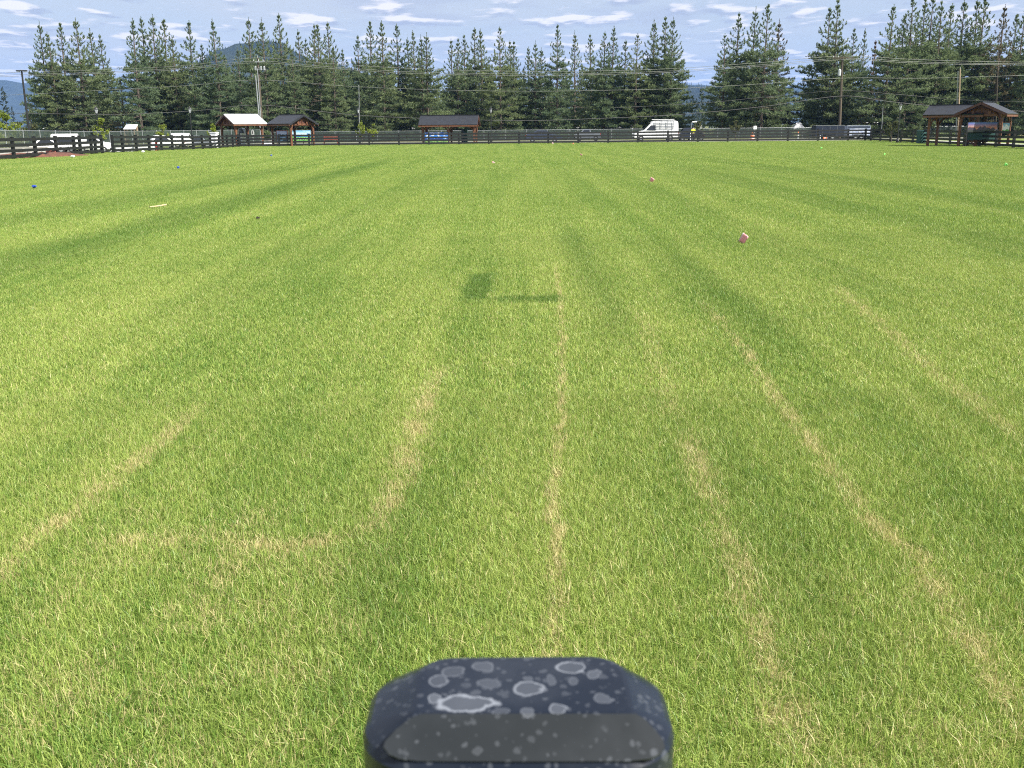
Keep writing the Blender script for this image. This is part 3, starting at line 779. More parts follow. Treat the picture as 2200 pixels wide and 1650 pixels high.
def build_pines():
    rr = random.Random(8)
    for cname, Y0, lst in CLUMPS:
        for i, (px, py) in enumerate(lst):
            Y = Y0 + rr.uniform(-6, 8)
            cr = None; ms = PINES[rr.randrange(len(PINES))]; wide = rr.uniform(0.92, 1.12); adj = rr.choice(('dense', 'tall', 'full'))
            if px in (1675,): ms = THIN[0]; cr = M['needles_rust']; wide = 1.15; adj = 'rusty'
            if px == 1859: ms = PINES[3]; wide = 0.72; adj = 'slim'
            if px == 1882: ms = DEAD[0]; cr = M['needles_brown']; adj = 'bare'
            if px == 2160: ms = THIN[1]; cr = M['needles_rust']; adj = 'brownish'
            if px in (640, 1150, 1235, 904, 969): ms = THIN[rr.randrange(2)]; wide = 1.0; adj = 'thin'
            if py > 90: adj = 'short'
            H = zat(px, py, Y) + 0.05
            tree(ms, px, Y, H, '%s pine, %s from left in the %s' % (adj, ORD[i], cname), 'tall pines behind the field', rr.uniform(0, 6.28), cr, wide, top=py)
    # a lower second rank that closes the gaps
    back = [(60, 205), (110, 190), (150, 170), (200, 180), (295, 130), (345, 125), (390, 130), (425, 140), (470, 135), (500, 130), (545, 125), (585, 135), (620, 140), (665, 135), (700, 140), (745, 130),
            (785, 120), (830, 125), (870, 130), (905, 140), (940, 150), (975, 140), (1010, 130), (1050, 130), (1085, 140), (1125, 145), (1170, 145), (1210, 130), (1250, 140), (1290, 130), (1330, 135), (1365, 135), (1400, 125), (1440, 130),
            (1575, 130), (1605, 110), (1640, 110), (1665, 135), (1775, 140), (1815, 130), (1930, 120), (1975, 100), (2020, 100), (2060, 110), (2100, 100), (2150, 120), (2190, 120)]
    cnt = {}
    for i, (px, py) in enumerate(back):
        Y = 182 + rr.uniform(-5, 8)
        cname = min(CLUMPS, key=lambda c: min(abs(px - q[0]) for q in c[2]))[0]
        cnt[cname] = cnt.get(cname, -1) + 1
        tree(PINES[rr.randrange(6)], px, Y, zat(px, py, Y), 'low rear pine, %s from left behind the %s' % (ORD[cnt[cname]], cname), 'rear rank of lower pines', rr.uniform(0, 6.28), None, rr.uniform(1.0, 1.2), top=py)
    # the brown dying conifers
    for px, py, Y, lab in ((258, 168, 160, 'short brownish spruce in the gap between the two left pine clumps'),
                           (1872, 185, 150, 'low browning conifer just right of the wooden utility pole'),
                           (1690, 205, 166, 'low rust tinted conifer at the right edge of the lone pine clump'),
                           (1660, 190, 158, 'small olive conifer tucked against the lone pine clump')):
        cr = {258: M['needles_rust'], 1872: M['needles_brown'], 1690: M['needles_rust'], 1660: None}[px]
        tree(PINES[4 if px != 1872 else 0] if px != 258 else THIN[1], px, Y, zat(px, py, Y), lab, None, rr.uniform(0, 6), cr, 1.25, name='conifer_tree', top=py)
build_pines()

def leafy_tree(px, py, Y, label, group=None, mt='leaf_yellow', spread=0.32, seed=1, nleaf=420, stem_h=0.25, name='young_tree', lsz=0.16):
    r = np.random.default_rng(seed); rr = random.Random(seed)
    p = at(px, Y); H = zat(px, py, Y) - p.z
    root = thing(name, label, 'tree', p, rr.uniform(0, 6), group)
    tr = MB(); tr.tube([(0, 0, 0), (0.03, 0, H * 0.5), (0, 0.04, H * 0.95)], [0.05, 0.035, 0.01], 6)
    P = []
    for k in range(11):
        t = rr.uniform(stem_h, 0.92); az = rr.uniform(0, 6.28); L_ = H * spread * (1.15 - t) * rr.uniform(0.7, 1.2)
        b0 = np.array([0, 0, t * H]); b1 = b0 + np.array([math.cos(az) * L_, math.sin(az) * L_, L_ * 0.9])
        tr.tube([b0, b1], [0.018, 0.006], 4, False)
        for u in np.linspace(0.25, 1.05, nleaf // 12): P.append(b0 + (b1 - b0) * u + r.normal(0, 0.11 * H / 4, 3))
    P = np.array(P)
    V, Fc = needle_tufts(P, np.tile([[0, 0, 0.6]], (len(P), 1)), np.full(len(P), lsz), lsz * 0.62, 2, r)
    link_mesh('foliage', mesh_np('foliage', V, Fc, M[mt], np.repeat(r.random(len(P)), 8)), root)
    tr.build('trunk', M['bark'], root)
for a in [
    (18, 240, 92, 'young yellow green leafy tree at the far left behind the fence', None, 'leaf_yellow', 0.36, 1, 700),
    (46, 262, 96, 'dull olive sapling right of the far left yellow green tree', None, 'leaf_dull', 0.34, 2, 500),
    (-22, 246, 95, 'yellow green leafy tree cut by the left edge of the view', None, 'leaf_yellow', 0.36, 3, 600),
    (72, 262, 101, 'thin olive brown sapling left of the white box truck', None, 'leaf_dull', 0.3, 4, 380),
    (222, 252, 104, 'young yellow green tree beside the left street lamp', None, 'leaf_yellow', 0.28, 5, 420),
    (351, 264, 112, 'young yellow green tree right of the small white roofed stall', None, 'leaf_yellow', 0.28, 6, 420),
    (461, 262, 118, 'young yellow green tree just left of the white roofed shelter', None, 'leaf_yellow', 0.3, 7, 420),
    (778, 262, 134, 'young yellow green tree between the small and long shelters', None, 'leaf_yellow', 0.3, 8, 380),
    (800, 266, 136, 'second yellow green sapling close left of the long shelter', None, 'leaf_yellow', 0.34, 9, 380),
    (1580, 258, 138, 'bright green sapling in front of the lone pine clump', None, 'leaf_dull', 0.34, 10, 420),
    (1500, 262, 146, 'pale dry bush under the curved white arm', None, 'leaf_dull', 0.5, 12, 420),
    (1915, 262, 110, 'low olive bush left of the right hand street lamp', None, 'leaf_dull', 0.5, 13, 420),
    (2115, 300, 92, 'low yellow green shrub beneath the sunset mural', None, 'leaf_yellow', 0.6, 14, 260),
]: leafy_tree(*a)

# ------------------------------------------------------------------ black board fence
def fence(label, posts, hpost=1.37):
    base = posts[0]
    root = thing('board_fence', label, 'fence', base, 0)
    post_me = None
    rl = [Vector(p) - Vector(base) for p in posts]
    rr = random.Random(5)
    for i, p in enumerate(rl):
        if post_me is None:
            b = MB(); b.box((0, 0, hpost / 2 - 0.1), (0.185, 0.185, hpost + 0.2)); b.box((0, 0, hpost + 0.012), (0.21, 0.21, 0.03))
            o = b.build('post', M['black_wood'], root); post_me = o.data
        else: o = link_mesh('post', post_me, root)
        d = rl[min(i + 1, len(rl) - 1)] - rl[max(i - 1, 0)]
        o.location = p; o.rotation_euler = (rr.uniform(-0.012, 0.012), rr.uniform(-0.012, 0.012), math.atan2(d.y, d.x))
    for a, b_ in zip(rl[:-1], rl[1:]):
        d = (b_ - a); off = Vector((-d.y, d.x, 0)).normalized() * 0.11
        if (off + a + Vector(base)).length > (a + Vector(base)).length: off = -off
        g = d.normalized() * 0.0
        for k, zz in enumerate((0.20, 0.52, 0.86, 1.22)):
            b = MB(); e1, e2 = rr.uniform(-0.012, 0.012), rr.uniform(-0.012, 0.012)
            b.beam(a + off + d * 0.002 + Vector((0, 0, zz + e1)), b_ + off - d * 0.002 + Vector((0, 0, zz + e2)), 0.034, 0.195)
            b.build('rail', M['black_wood'], root)
    return root
def on_line(px, A, B):
    """where the vertical plane through pixel column px meets the plan line A-B"""
    d = ray(px, 305); ax, ay = A; bx, by = B
    k = d.x / d.y
    # x = k*y ; (ax + s*(bx-ax)) = k*(ay + s*(by-ay))
    s = (k * ay - ax) / ((bx - ax) - k * (by - ay))
    x, y = ax + s * (bx - ax), ay + s * (by - ay)
    return Vector((x, y, float(zt(x, y))))
LA, LB = (-31.8, 60), (-31.2, 124)
near_left = [on_line(px, LA, LB) for px in (-70, -22, 26, 74, 119, 158, 171, 195, 204, 218)]
fence('black four rail board fence section at the far left, up to the gap', near_left)
run = [on_line(px, LA, LB) for px in (241, 262.5, 292, 320, 346, 369.5, 392.6, 414, 434.5, 452, 470.6, 487.8, 500)]
cornerL = on_line(512, LA, LB); fy = cornerL.y
FA, FB = (cornerL.x, fy), (46.0, 125.0)
far_run = [on_line(px, FA, FB) for px in (534.5, 599.5, 664, 728, 793, 857, 921.5, 986, 1050, 1115, 1177.5, 1242, 1306.6, 1370, 1434.7, 1499, 1563, 1627, 1692, 1756.5, 1821, 1858.5)]
RA, RB = (far_run[-1].x, far_run[-1].y), (40.4, 80.0)
right_run = [on_line(px, RA, RB) for px in (1870.5, 1891, 1912.5, 1935, 1960.7, 1984.7, 2012, 2040.8, 2071.5, 2104.7, 2140, 2178, 2220, 2266)]
fence('long black four rail board fence closing the far end and right side', run + [cornerL] + far_run + right_run)

# chain link behind
def mesh_mat():
    mt = bpy.data.materials.new('green_chain_link'); mt.use_nodes = True
    n = NT(mt.node_tree); n.N.clear()
    pos = n.new('ShaderNodeTexCoord').outputs['Object']
    f = n.smooth(n.noise(pos, 1.2, 4, 0.7), 0.35, 0.65, 0.30, 0.58)
    d = n.new('ShaderNodeBsdfPrincipled'); d.inputs['Roughness'].default_value = 0.6
    n.L.new(n.mix(n.noise(pos, 3, 3), (0.022, 0.040, 0.034, 1), (0.075, 0.10, 0.085, 1)), d.inputs['Base Color'])
    t = n.new('ShaderNodeBsdfTransparent'); mx = n.new('ShaderNodeMixShader')
    n.L.new(f, mx.inputs[0]); n.L.new(t.outputs[0], mx.inputs[1]); n.L.new(d.outputs[0], mx.inputs[2])
    out = n.new('ShaderNodeOutputMaterial'); n.L.new(mx.outputs[0], out.inputs[0])
    return mt
M['link'] = mesh_mat()
def chain_fence(label, pts, h=1.75, step=3.0, rail=True):
    P = []
    for a, b in zip(pts[:-1], pts[1:]):
        a = Vector(a); b = Vector(b); k = max(1, round((b - a).length / step))
        for i in range(k): P.append(a.lerp(b, i / k))
    P.append(Vector(pts[-1]))
    P = [Vector((p.x, p.y, float(zt(p.x, p.y)))) for p in P]
    root = thing('chain_link_fence', label, 'fence', P[0]); base = P[0]
    me = None
    for p in P:
        if me is None:
            b = MB(); b.tube([(0, 0, 0), (0, 0, h + 0.03)], 0.035, 6); b.lathe([(0.045, h + 0.03), (0.03, h + 0.08), (0.0, h + 0.09)], 6)
            o = b.build('post', M['steel'], root); me = o.data
        else: o = link_mesh('post', me, root)
        o.location = p - base
    for a, b_ in zip(P[:-1], P[1:]):
        d = (b_ - a).normalized() * 0.04
        q = MB(); q.beam(a - base + d + Vector((0, 0, h / 2 + 0.02)), b_ - base - d + Vector((0, 0, h / 2 + 0.02)), 0.006, h - 0.06)
        q.build('mesh_panel', M['link'], root)
        q = MB(); q.tube([a - base + d + Vector((0, 0, h)), b_ - base - d + Vector((0, 0, h))], 0.028, 5)
        q.build('top_rail', M['steel'], root)
    return root
chain_fence('green chain link fence with grey posts behind the left board fence', [(-43, 72), (-42, 118), (-35, 146)], 1.85)
chain_fence('green chain link fence running behind the far board fence and shelters', [(-34, 147), (66, 147)], 1.5)

# ------------------------------------------------------------------ timber shelters
def shelter(label, loc, rz, L, S, eave, ridge, roof, front_posts=2, dz_roof=0.0, parent=None, gable_light=False):
    root = thing('picnic_shelter', label, 'shelter', loc, rz)
    shelter_parts(root, L, S, eave, ridge, roof, front_posts, gable_light=gable_light)
    return root
def shelter_parts(root, L, S, eave, ridge, roof, nposts, x0=0.0, gable_light=False, skip_left=False, skip_right=False):
    hx, hy = L / 2, S / 2
    for s in (-1, 1):
        a = (x0 - hx, s * hy, eave); b = (x0 + hx, s * hy, eave); c = (x0 + hx, 0, ridge); d = (x0 - hx, 0, ridge)
        q = (a, b, c, d) if s < 0 else (b, a, d, c)
        MB().slab(q, 0.07).build('roof_slope', roof, root)
        low = [Vector(p) - Vector((0, 0, 0.105)) for p in q]
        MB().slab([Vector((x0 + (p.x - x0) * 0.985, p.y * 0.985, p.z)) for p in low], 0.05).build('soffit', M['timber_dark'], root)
        MB().beam((x0 - hx + 0.02, s * (hy - 0.03), eave - 0.17), (x0 + hx - 0.02, s * (hy - 0.03), eave - 0.17), 0.05, 0.16).build('fascia', M['timber'], root)
        MB().beam((x0 - hx + 0.15, s * (hy - 0.5), eave - 0.13), (x0 + hx - 0.15, s * (hy - 0.5), eave - 0.13), 0.16, 0.22).build('beam', M['timber'], root)
        for i in range(nposts):
            px = x0 - hx + 0.5 + (L - 1.0) * i / (nposts - 1)
            MB().box((px, s * (hy - 0.5), (eave - 0.24) / 2), (0.2, 0.2, eave - 0.24)).build('post', M['timber'], root)
            for sg in (-1, 1):
                if (i == 0 and sg < 0) or (i == nposts - 1 and sg > 0): continue
                pts = [(px + sg * (0.1 + 0.65 * (1 - math.cos(t))), s * (hy - 0.5), eave - 0.95 + 0.68 * math.sin(t)) for t in np.linspace(0, PI / 2, 6)]
                MB().tube(pts, 0.065, 4).build('brace', M['timber'], root)
    MB().beam((x0 - hx, 0, ridge + 0.01), (x0 + hx, 0, ridge + 0.01), 0.22, 0.05).build('ridge_cap', roof, root)
    for e in (-1, 1):
        if (e < 0 and skip_left) or (e > 0 and skip_right): continue
        gx = x0 + e * (hx - 0.5); ex = x0 + e * (hx - 0.02)
        MB().beam((gx, -(hy - 0.45), eave - 0.1), (gx, hy - 0.45, eave - 0.1), 0.14, 0.2).build('tie_beam', M['timber'], root)
        for s in (-1, 1):
            MB().beam((ex, s * (hy - 0.04), eave - 0.12), (ex, s * 0.01, ridge - 0.12), 0.05, 0.2).build('rake_board', M['timber_dark'] if not gable_light else M['roof_metal'], root)
        g = MB(); g.add([(gx - 0.03, -hy + 0.55, eave), (gx - 0.03, hy - 0.55, eave), (gx - 0.03, 0, ridge - 0.22), (gx + 0.03, -hy + 0.55, eave), (gx + 0.03, hy - 0.55, eave), (gx + 0.03, 0, ridge - 0.22)],
                        [(0, 1, 2), (5, 4, 3), (0, 3, 4, 1), (1, 4, 5, 2), (2, 5, 3, 0)]); g.build('gable_panel', M['timber_dark'], root)
        # arched brace under the gable
        span = hy - 0.58
        pts = [(gx + e * 0.09, span * math.cos(t), eave - 0.95 + (ridge - eave + 0.40) * math.sin(t) ** 0.85) for t in np.linspace(0.02, PI - 0.02, 15)]
        MB().tube(pts, 0.075, 4).build('arch', M['timber'], root)
        MB().tube([(gx + e * 0.09, 0, eave - 0.25), (gx + e * 0.09, 0, ridge - 0.25)], 0.07, 4).build('king_post', M['timber'], root)
        for s in (-1, 1):
            MB().box((gx + e * 0.12, s * span * 0.42, eave + 0.12), (0.16, 0.22, 0.26)).build('peg_block', M['timber'], root)

p = at(527, 124); p1 = shelter('small timber shelter with white papered unfinished roof', at(521, 121), math.radians(42), 4.3, 4.5, zat(540, 264.5, 119), zat(520, 244.5, 121), M['underlay'])
p2 = shelter('small timber shelter with dark metal roof and arched gable', at(630, 121), math.radians(90 - 50), 4.5, 4.2, zat(640, 264.5, 119), zat(627, 245, 121), M['roof_metal'], gable_light=True)
p2.rotation_euler.z = math.radians(-(90 - 49))
p3 = shelter('long timber shelter with dark metal roof broadside to the field', at(967, 133), math.radians(-3.5), 7.55, 4.2, zat(965, 267, 131), zat(967, 246.5, 133), M['roof_metal'], 3)

psi = math.radians(38)
c4 = at(2113, 90)
root4 = thing('picnic_shelter', 'largest timber shelter with cross gabled dark roof at the right', 'shelter', c4, math.atan2(-math.cos(psi), -math.sin(psi)))
e4, r4 = zat(2060, 243.5, 88), zat(2110, 217, 88)
shelter_parts(root4, 4.1, 4.3, e4, r4, M['roof_metal'], 2)
# the left wing: its ridge runs at right angles, towards the rear left
_before = set(root4.children)
shelter_parts(root4, 5.0, 3.7, e4 - 0.02, r4 - 0.16, M['roof_metal'], 2, x0=2.3, skip_left=True)
for o in root4.children:
    if o not in _before: o.rotation_euler.z = -PI / 2

# ------------------------------------------------------------------ murals, tables, bins under the shelters
def facing(p): return math.atan2(-p.x, p.y) * -1
def panel(label, px0, px1, py0, py1, Y, mt, rz=0.0, legs=True, name='mural_board', cat='mural', frame='timber_dark'):
    a, b = at(px0, Y), at(px1, Y); c = (a + b) / 2
    w = (b - a).length / max(0.5, math.cos(rz)); zt_, zb = zat((px0 + px1) / 2, py0, Y), zat((px0 + px1) / 2, py1, Y)
    h = zt_ - zb
    root = thing(name, label, cat, c, rz)
    o = MB().box((0, 0, 0), (w, 0.04, h)).build('board', mt, root); o.location = (0, 0, (zt_ + zb) / 2 - c.z)
    for s in (-1, 1):
        MB().box((s * (w / 2 + 0.04), 0.01, (zt_ - c.z) / 2), (0.08, 0.08, zt_ - c.z + 0.04)).build('leg', M[frame], root)
    MB().box((0, 0.01, zt_ - c.z + 0.03), (w, 0.07, 0.06)).build('frame_rail', M[frame], root)
    return root
panel('landscape mural with blue mountain, green hill and white script in the arched shelter', 627, 668, 280, 303, 124.5,
      mural_mat('mural_blue_mountain', (0.20, 0.50, 0.75), (0.62, 0.78, 0.86), (0.03, 0.16, 0.42), (0.10, 0.35, 0.08), (0.22, 0.50, 0.12), 1.6, 0.1, -0.14, 2.0, True, 0.35), 0.1)
panel('dark blue mural panel left of the blue mountain mural', 595, 618, 281, 303, 125,
      mural_mat('mural_dusk', (0.10, 0.13, 0.22), (0.13, 0.18, 0.28), (0.03, 0.05, 0.10), (0.06, 0.11, 0.18), (0.11, 0.20, 0.30), 1.6, 0.2, -0.2, 7.0, False, 0.1), -0.2)
panel('mural of bright blue sky, white clouds and green meadow under the long shelter', 913, 963, 285, 307, 131.3,
      mural_mat('mural_sky_meadow', (0.02, 0.13, 0.55), (0.05, 0.26, 0.66), (0.02, 0.05, 0.22), (0.03, 0.13, 0.04), (0.26, 0.40, 0.12), 1.5, -0.02, -0.25, 4.0, False, 0.9), 0.0, frame='navy_paint')
panel('orange and blue sunset mural under the largest shelter', 2076, 2140, 263, 284, 88.5,
      mural_mat('mural_sunset', (0.03, 0.13, 0.42), (0.42, 0.15, 0.06), (0.05, 0.04, 0.06), (0.03, 0.035, 0.03), (0.04, 0.05, 0.035), 1.2, -0.02, -0.22, 9.0, False, 0.15), 0.05, frame='black_metal')
panel('dark green backing board below the sunset mural', 2077, 2139, 285, 300, 88.9, M['teal'], 0.05, name='backing_board', cat='board', frame='black_metal')
panel('white and blue mountain mural at the right end of the largest shelter', 2150, 2164, 264, 284, 89,
      mural_mat('mural_snow_peak', (0.10, 0.30, 0.62), (0.25, 0.50, 0.75), (0.78, 0.82, 0.88), (0.10, 0.30, 0.08), (0.14, 0.36, 0.10), 3.0, 0.18, -0.24, 3.0, False, 0.8), -0.5, frame='timber')

def picnic_table(label, p, rz):
    t = thing('picnic_table', label, 'picnic table', p, rz)
    for k in range(5): MB().box((0, -0.32 + 0.16 * k, 0.75), (1.8, 0.14, 0.04)).build('tabletop_board', M['timber'], t)
    for s in (-1, 1):
        MB().box((0, s * 0.7, 0.45), (1.8, 0.25, 0.04)).build('bench_board', M['timber'], t)
        MB().beam((s * 0.6, -0.72, 0), (s * 0.6, 0.28, 0.73), 0.05, 0.1).beam((s * 0.6, 0.72, 0), (s * 0.6, -0.28, 0.73), 0.05, 0.1).build('leg_frame', M['timber'], t)
        MB().box((s * 0.6 + 0.06, 0, 0.39), (0.05, 1.5, 0.09)).build('cross_bar', M['timber'], t)
picnic_table('brown timber picnic table under the small dark roofed shelter', at(640, 121.5), math.radians(10))
picnic_table('brown timber picnic table under the sunset mural shelter', at(2095, 89.8), math.radians(20))

def bench(label, p, rz):
    t = thing('park_bench', label, 'bench', p, rz)
    for k in range(3): MB().box((0, -0.3 + 0.16 * k, 0.45), (1.9, 0.14, 0.04)).build('seat_slat', M['red_brown'], t)
    for k in range(3): MB().box((0, 0.19 + 0.03 * k, 0.62 + 0.15 * k), (1.9, 0.04, 0.13)).build('back_slat', M['red_brown'], t)
    for s in (-1, 1): MB().box((s * 0.85, -0.08, 0.22), (0.08, 0.5, 0.43)).build('leg', M['red_brown'], t); MB().beam((s * 0.85, 0.16, 0.4), (s * 0.85, 0.28, 1.02), 0.07, 0.06).build('back_post', M['red_brown'], t)
bench('red brown slatted bench right of the small dark roofed shelter', at(711, 129.6), 0.0)

def kiosk(label, px, Y, w, h, mt, doors=True):
    p = at(px, Y); t = thing('utility_cabinet', label, 'cabinet', p, facing(p))
    MB().box((0, 0, h / 2), (w, 0.6, h)).build('body', M[mt], t, bevel=0.02)
    MB().prism([(-w / 2 - 0.05, h), (w / 2 + 0.05, h), (w / 2 - 0.05, h + 0.1), (-w / 2 + 0.05, h + 0.1)], -0.35, 0.35).build('lid', M[mt], t)
    MB().box((0, -0.31, h * 0.52), (w * 0.86, 0.02, h * 0.85)).build('door', M[mt], t)
    MB().box((w * 0.33, -0.33, h * 0.5), (0.03, 0.03, 0.16)).build('handle', M['steel'], t)
kiosk('tall slate grey cabinet beneath the white roofed shelter', 521, 124.5, 0.48, 2.0, 'kiosk')
kiosk('dark teal notice cabinet near the right end of the long shelter', 1000, 135.5, 0.55, 1.55, 'teal')
kiosk('narrow dark blue cabinet beside the teal cabinet under the long shelter', 994, 134.6, 0.28, 1.7, 'navy_paint')
kiosk('dark green bin cabinet behind the right fence near the lamp', 1979, 104, 0.7, 1.2, 'teal')

def notice_sign(label, px, py, Y, w, h, mt, post='steel', face='black_metal'):
    p = at(px, Y); z = zat(px, py, Y) - p.z
    t = thing('notice_sign', label, 'sign', p, facing(p))
    MB().box((0, 0.03, (z + h * 0.4) / 2), (0.06, 0.04, z + h * 0.4)).build('post', M[post], t)
    MB().box((0, 0, z), (w, 0.025, h)).build('panel', M[mt], t)
    MB().box((0, -0.016, z), (w * 0.28, 0.008, h * 0.66)).build('symbol', M[face], t)
notice_sign('white notice with one dark bar beneath the white roofed shelter', 544, 285, 125, 0.34, 0.5, 'white_wall')
notice_sign('small white sign on a post behind the right half of the fence', 1621, 274, 132, 0.42, 0.42, 'white_wall', face='steel')

# round white emblem board and low white blocks behind the shelter
def drum(label, px, Y, r_, h, mt, name='planter_drum', cat='planter'):
    p = at(px, Y); t = thing(name, label, cat, p)
    MB().lathe([(r_ * 0.86, 0), (r_, h * 0.1), (r_, h * 0.92), (r_ * 1.05, h), (r_ * 0.9, h), (r_ * 0.88, h * 0.9)], 14).build('tub', M[mt], t)
    return t
drum('round white tub behind the fence under the white roofed shelter', 523, 123, 0.33, 1.5, 'white_wall')

# ------------------------------------------------------------------ vehicles
def wheel(parent, x, y, r_, w=0.2):
    b = MB(); n = 16
    prof = [(r_ * 0.55, -w / 2), (r_ * 0.94, -w / 2), (r_, -w * 0.3), (r_, w * 0.3), (r_ * 0.94, w / 2), (r_ * 0.55, w / 2)]
    vs, fs = [], []
    for q, yy in prof:
        for k in range(n): a = 2 * PI * k / n; vs.append((x + q * math.cos(a), y + yy, r_ + q * math.sin(a)))
    for i in range(len(prof) - 1):
        for k in range(n): k2 = (k + 1) % n; fs.append((i * n + k, i * n + k2, (i + 1) * n + k2, (i + 1) * n + k))
    b.add(vs, fs); o = b.build('wheel', M['rubber'], parent)
    c = MB(); vs = []
    for yy in (-w * 0.36, w * 0.36):
        for k in range(n): a = 2 * PI * k / n; vs.append((x + r_ * 0.58 * math.cos(a), y + yy, r_ + r_ * 0.58 * math.sin(a)))
    c.add(vs, [tuple(range(n)), tuple(range(2 * n - 1, n - 1, -1))] + [(k, (k + 1) % n, (k + 1) % n + n, k + n) for k in range(n)])
    c.build('rim', M['steel'], o)

def vehicle(label, cat, name, p, rz, prof, width, paint, belt, windows, wheels, wr=0.34, taper=0.84, front=None, rear=None, group=None):
    """prof: side outline (x forward, z up); windows: side window polygons; wheels: x positions"""
    t = thing(name, label, cat, p, rz, group)
    zmax = max(z for _, z in prof)
    def wy(z): return width / 2 * (1 - (1 - taper) * max(0, (z - belt) / max(0.01, zmax - belt)))
    n = len(prof); b = MB()
    rings = []
    for s, inset in ((-1, 0.0), (1, 0.0)):
        rings.append([(x, s * wy(z), z) for x, z in prof])
    b.add(rings[0] + rings[1], [tuple(range(n)), tuple(range(2 * n - 1, n - 1, -1))] + [(i, i + n, (i + 1) % n + n, (i + 1) % n) for i in range(n)])
    b.build('body', M[paint], t, bevel=0.05, bseg=3)
    for poly in windows:
        for s in (-1, 1):
            w = MB(); k = len(poly)
            vs = [(x, s * (wy(z) - 0.02), z) for x, z in poly] + [(x, s * (wy(z) + 0.008), z) for x, z in poly]
            w.add(vs, [tuple(range(k)), tuple(range(2 * k - 1, k - 1, -1))] + [(i, i + k, (i + 1) % k + k, (i + 1) % k) for i in range(k)])
            w.build('side_window', M['glass'], t)
    def cross(q0, q1, nm, mt, m_=0.88, th=0.012):
        (x0, z0), (x1, z1) = q0, q1; d = Vector((x1 - x0, 0, z1 - z0)); nrm = Vector((d.z, 0, -d.x)).normalized()
        if nrm.x * (1 if x0 > 0 else -1) < 0: nrm = -nrm
        vs = []
        for off in (-0.02, th):
            for x, z, s in ((x0, z0, -1), (x0, z0, 1), (x1, z1, 1), (x1, z1, -1)):
                vs.append((x + nrm.x * off, s * wy(z) * m_, z + nrm.z * off))
        MB().add(vs, [(3, 2, 1, 0), (4, 5, 6, 7), (0, 1, 5, 4), (1, 2, 6, 5), (2, 3, 7, 6), (3, 0, 4, 7)]).build(nm, M[mt], t)
    if front: cross(*front, 'windscreen', 'glass')
    if rear: cross(*rear, 'rear_window', 'glass')
    x1 = max(x for x, _ in prof); x0 = min(x for x, _ in prof)
    for s in (-1, 1):
        for x in wheels: wheel(t, x, s * (width / 2 - 0.09), wr)
        MB().box((x1 - 0.05, s * (width / 2 - 0.28), belt * 0.78), (0.14, 0.36, 0.14)).build('headlight', M['headlight'], t, bevel=0.02)
        MB().box((x0 + 0.04, s * (width / 2 - 0.14), belt * 0.85), (0.1, 0.16, 0.26)).build('tail_light', M['tail_light'], t, bevel=0.02)
    MB().box((x1 - 0.02, 0, 0.42), (0.16, width * 0.94, 0.2)).build('front_bumper', M['black_metal'], t, bevel=0.03)
    MB().box((x0 + 0.02, 0, 0.42), (0.14, width * 0.94, 0.2)).build('rear_bumper', M['black_metal'], t, bevel=0.03)
    return t

# big white van with the side ladder rack
vp = at(1408, 137)
van = vehicle('white high roofed cargo van with a ladder rack behind the fence', 'van', 'cargo_van', vp, math.radians(181),
    [(2.95, 0.35), (3.0, 0.75), (2.9, 1.05), (1.75, 1.32), (0.62, 2.42), (0.35, 2.56), (-2.2, 2.60), (-2.75, 2.5), (-2.85, 2.2), (-2.9, 0.4)], 2.0, 'white_paint', 1.2,
    [[(1.45, 1.36), (0.78, 2.0), (0.15, 2.0), (0.15, 1.36)]], (2.05, -1.85), 0.36, 0.9, ((1.68, 1.42), (0.70, 2.34)))
for k in range(5): MB().box((-0.95, 1.03, 1.62 + 0.21 * k), (2.55, 0.03, 0.045)).build('rack_bar', M['grey_paint'], van)
for k in range(4): MB().box((-2.15 + 0.8 * k, 1.04, 2.05), (0.045, 0.05, 1.0)).build('rack_upright', M['grey_paint'], van)
for s in (-1, 1): MB().box((-0.95, s * 0.9, 2.74), (2.7, 0.06, 0.06)).build('roof_rail', M['white_paint'], van)
for k in range(4): MB().box((-2.15 + 0.8 * k, 0, 2.70), (0.06, 1.86, 0.05)).build('roof_bar', M['white_paint'], van)
for x in (0.05, -0.95, -2.0): MB().box((x, 1.0, 1.0), (0.02, 0.012, 1.1)).build('door_seam', M['grey_paint'], van)
vehicle('dark navy estate car parked tight behind the white van', 'car', 'parked_car', at(1474, 134.5), math.radians(178),
    [(0.95, 0.35), (0.98, 0.8), (0.85, 1.0), (0.35, 1.62), (-0.6, 1.66), (-0.95, 1.1), (-1.0, 0.35)], 1.8, 'navy_paint', 0.95, [[(0.6, 1.0), (0.28, 1.5), (-0.5, 1.54), (-0.7, 1.0)]], (0.58, -0.62), 0.32, 0.8, ((0.8, 1.05), (0.4, 1.55)))
vehicle('low black car beside the worker in yellow', 'car', 'parked_car', at(1497, 136), math.radians(170),
    [(0.9, 0.3), (0.95, 0.7), (0.5, 0.9), (0.2, 1.3), (-0.6, 1.32), (-0.9, 0.9), (-0.95, 0.3)], 1.7, 'black_metal', 0.85, [[(0.35, 0.9), (0.12, 1.2), (-0.5, 1.22), (-0.65, 0.9)]], (0.55, -0.58), 0.3, 0.8, ((0.55, 0.95), (0.22, 1.26)))
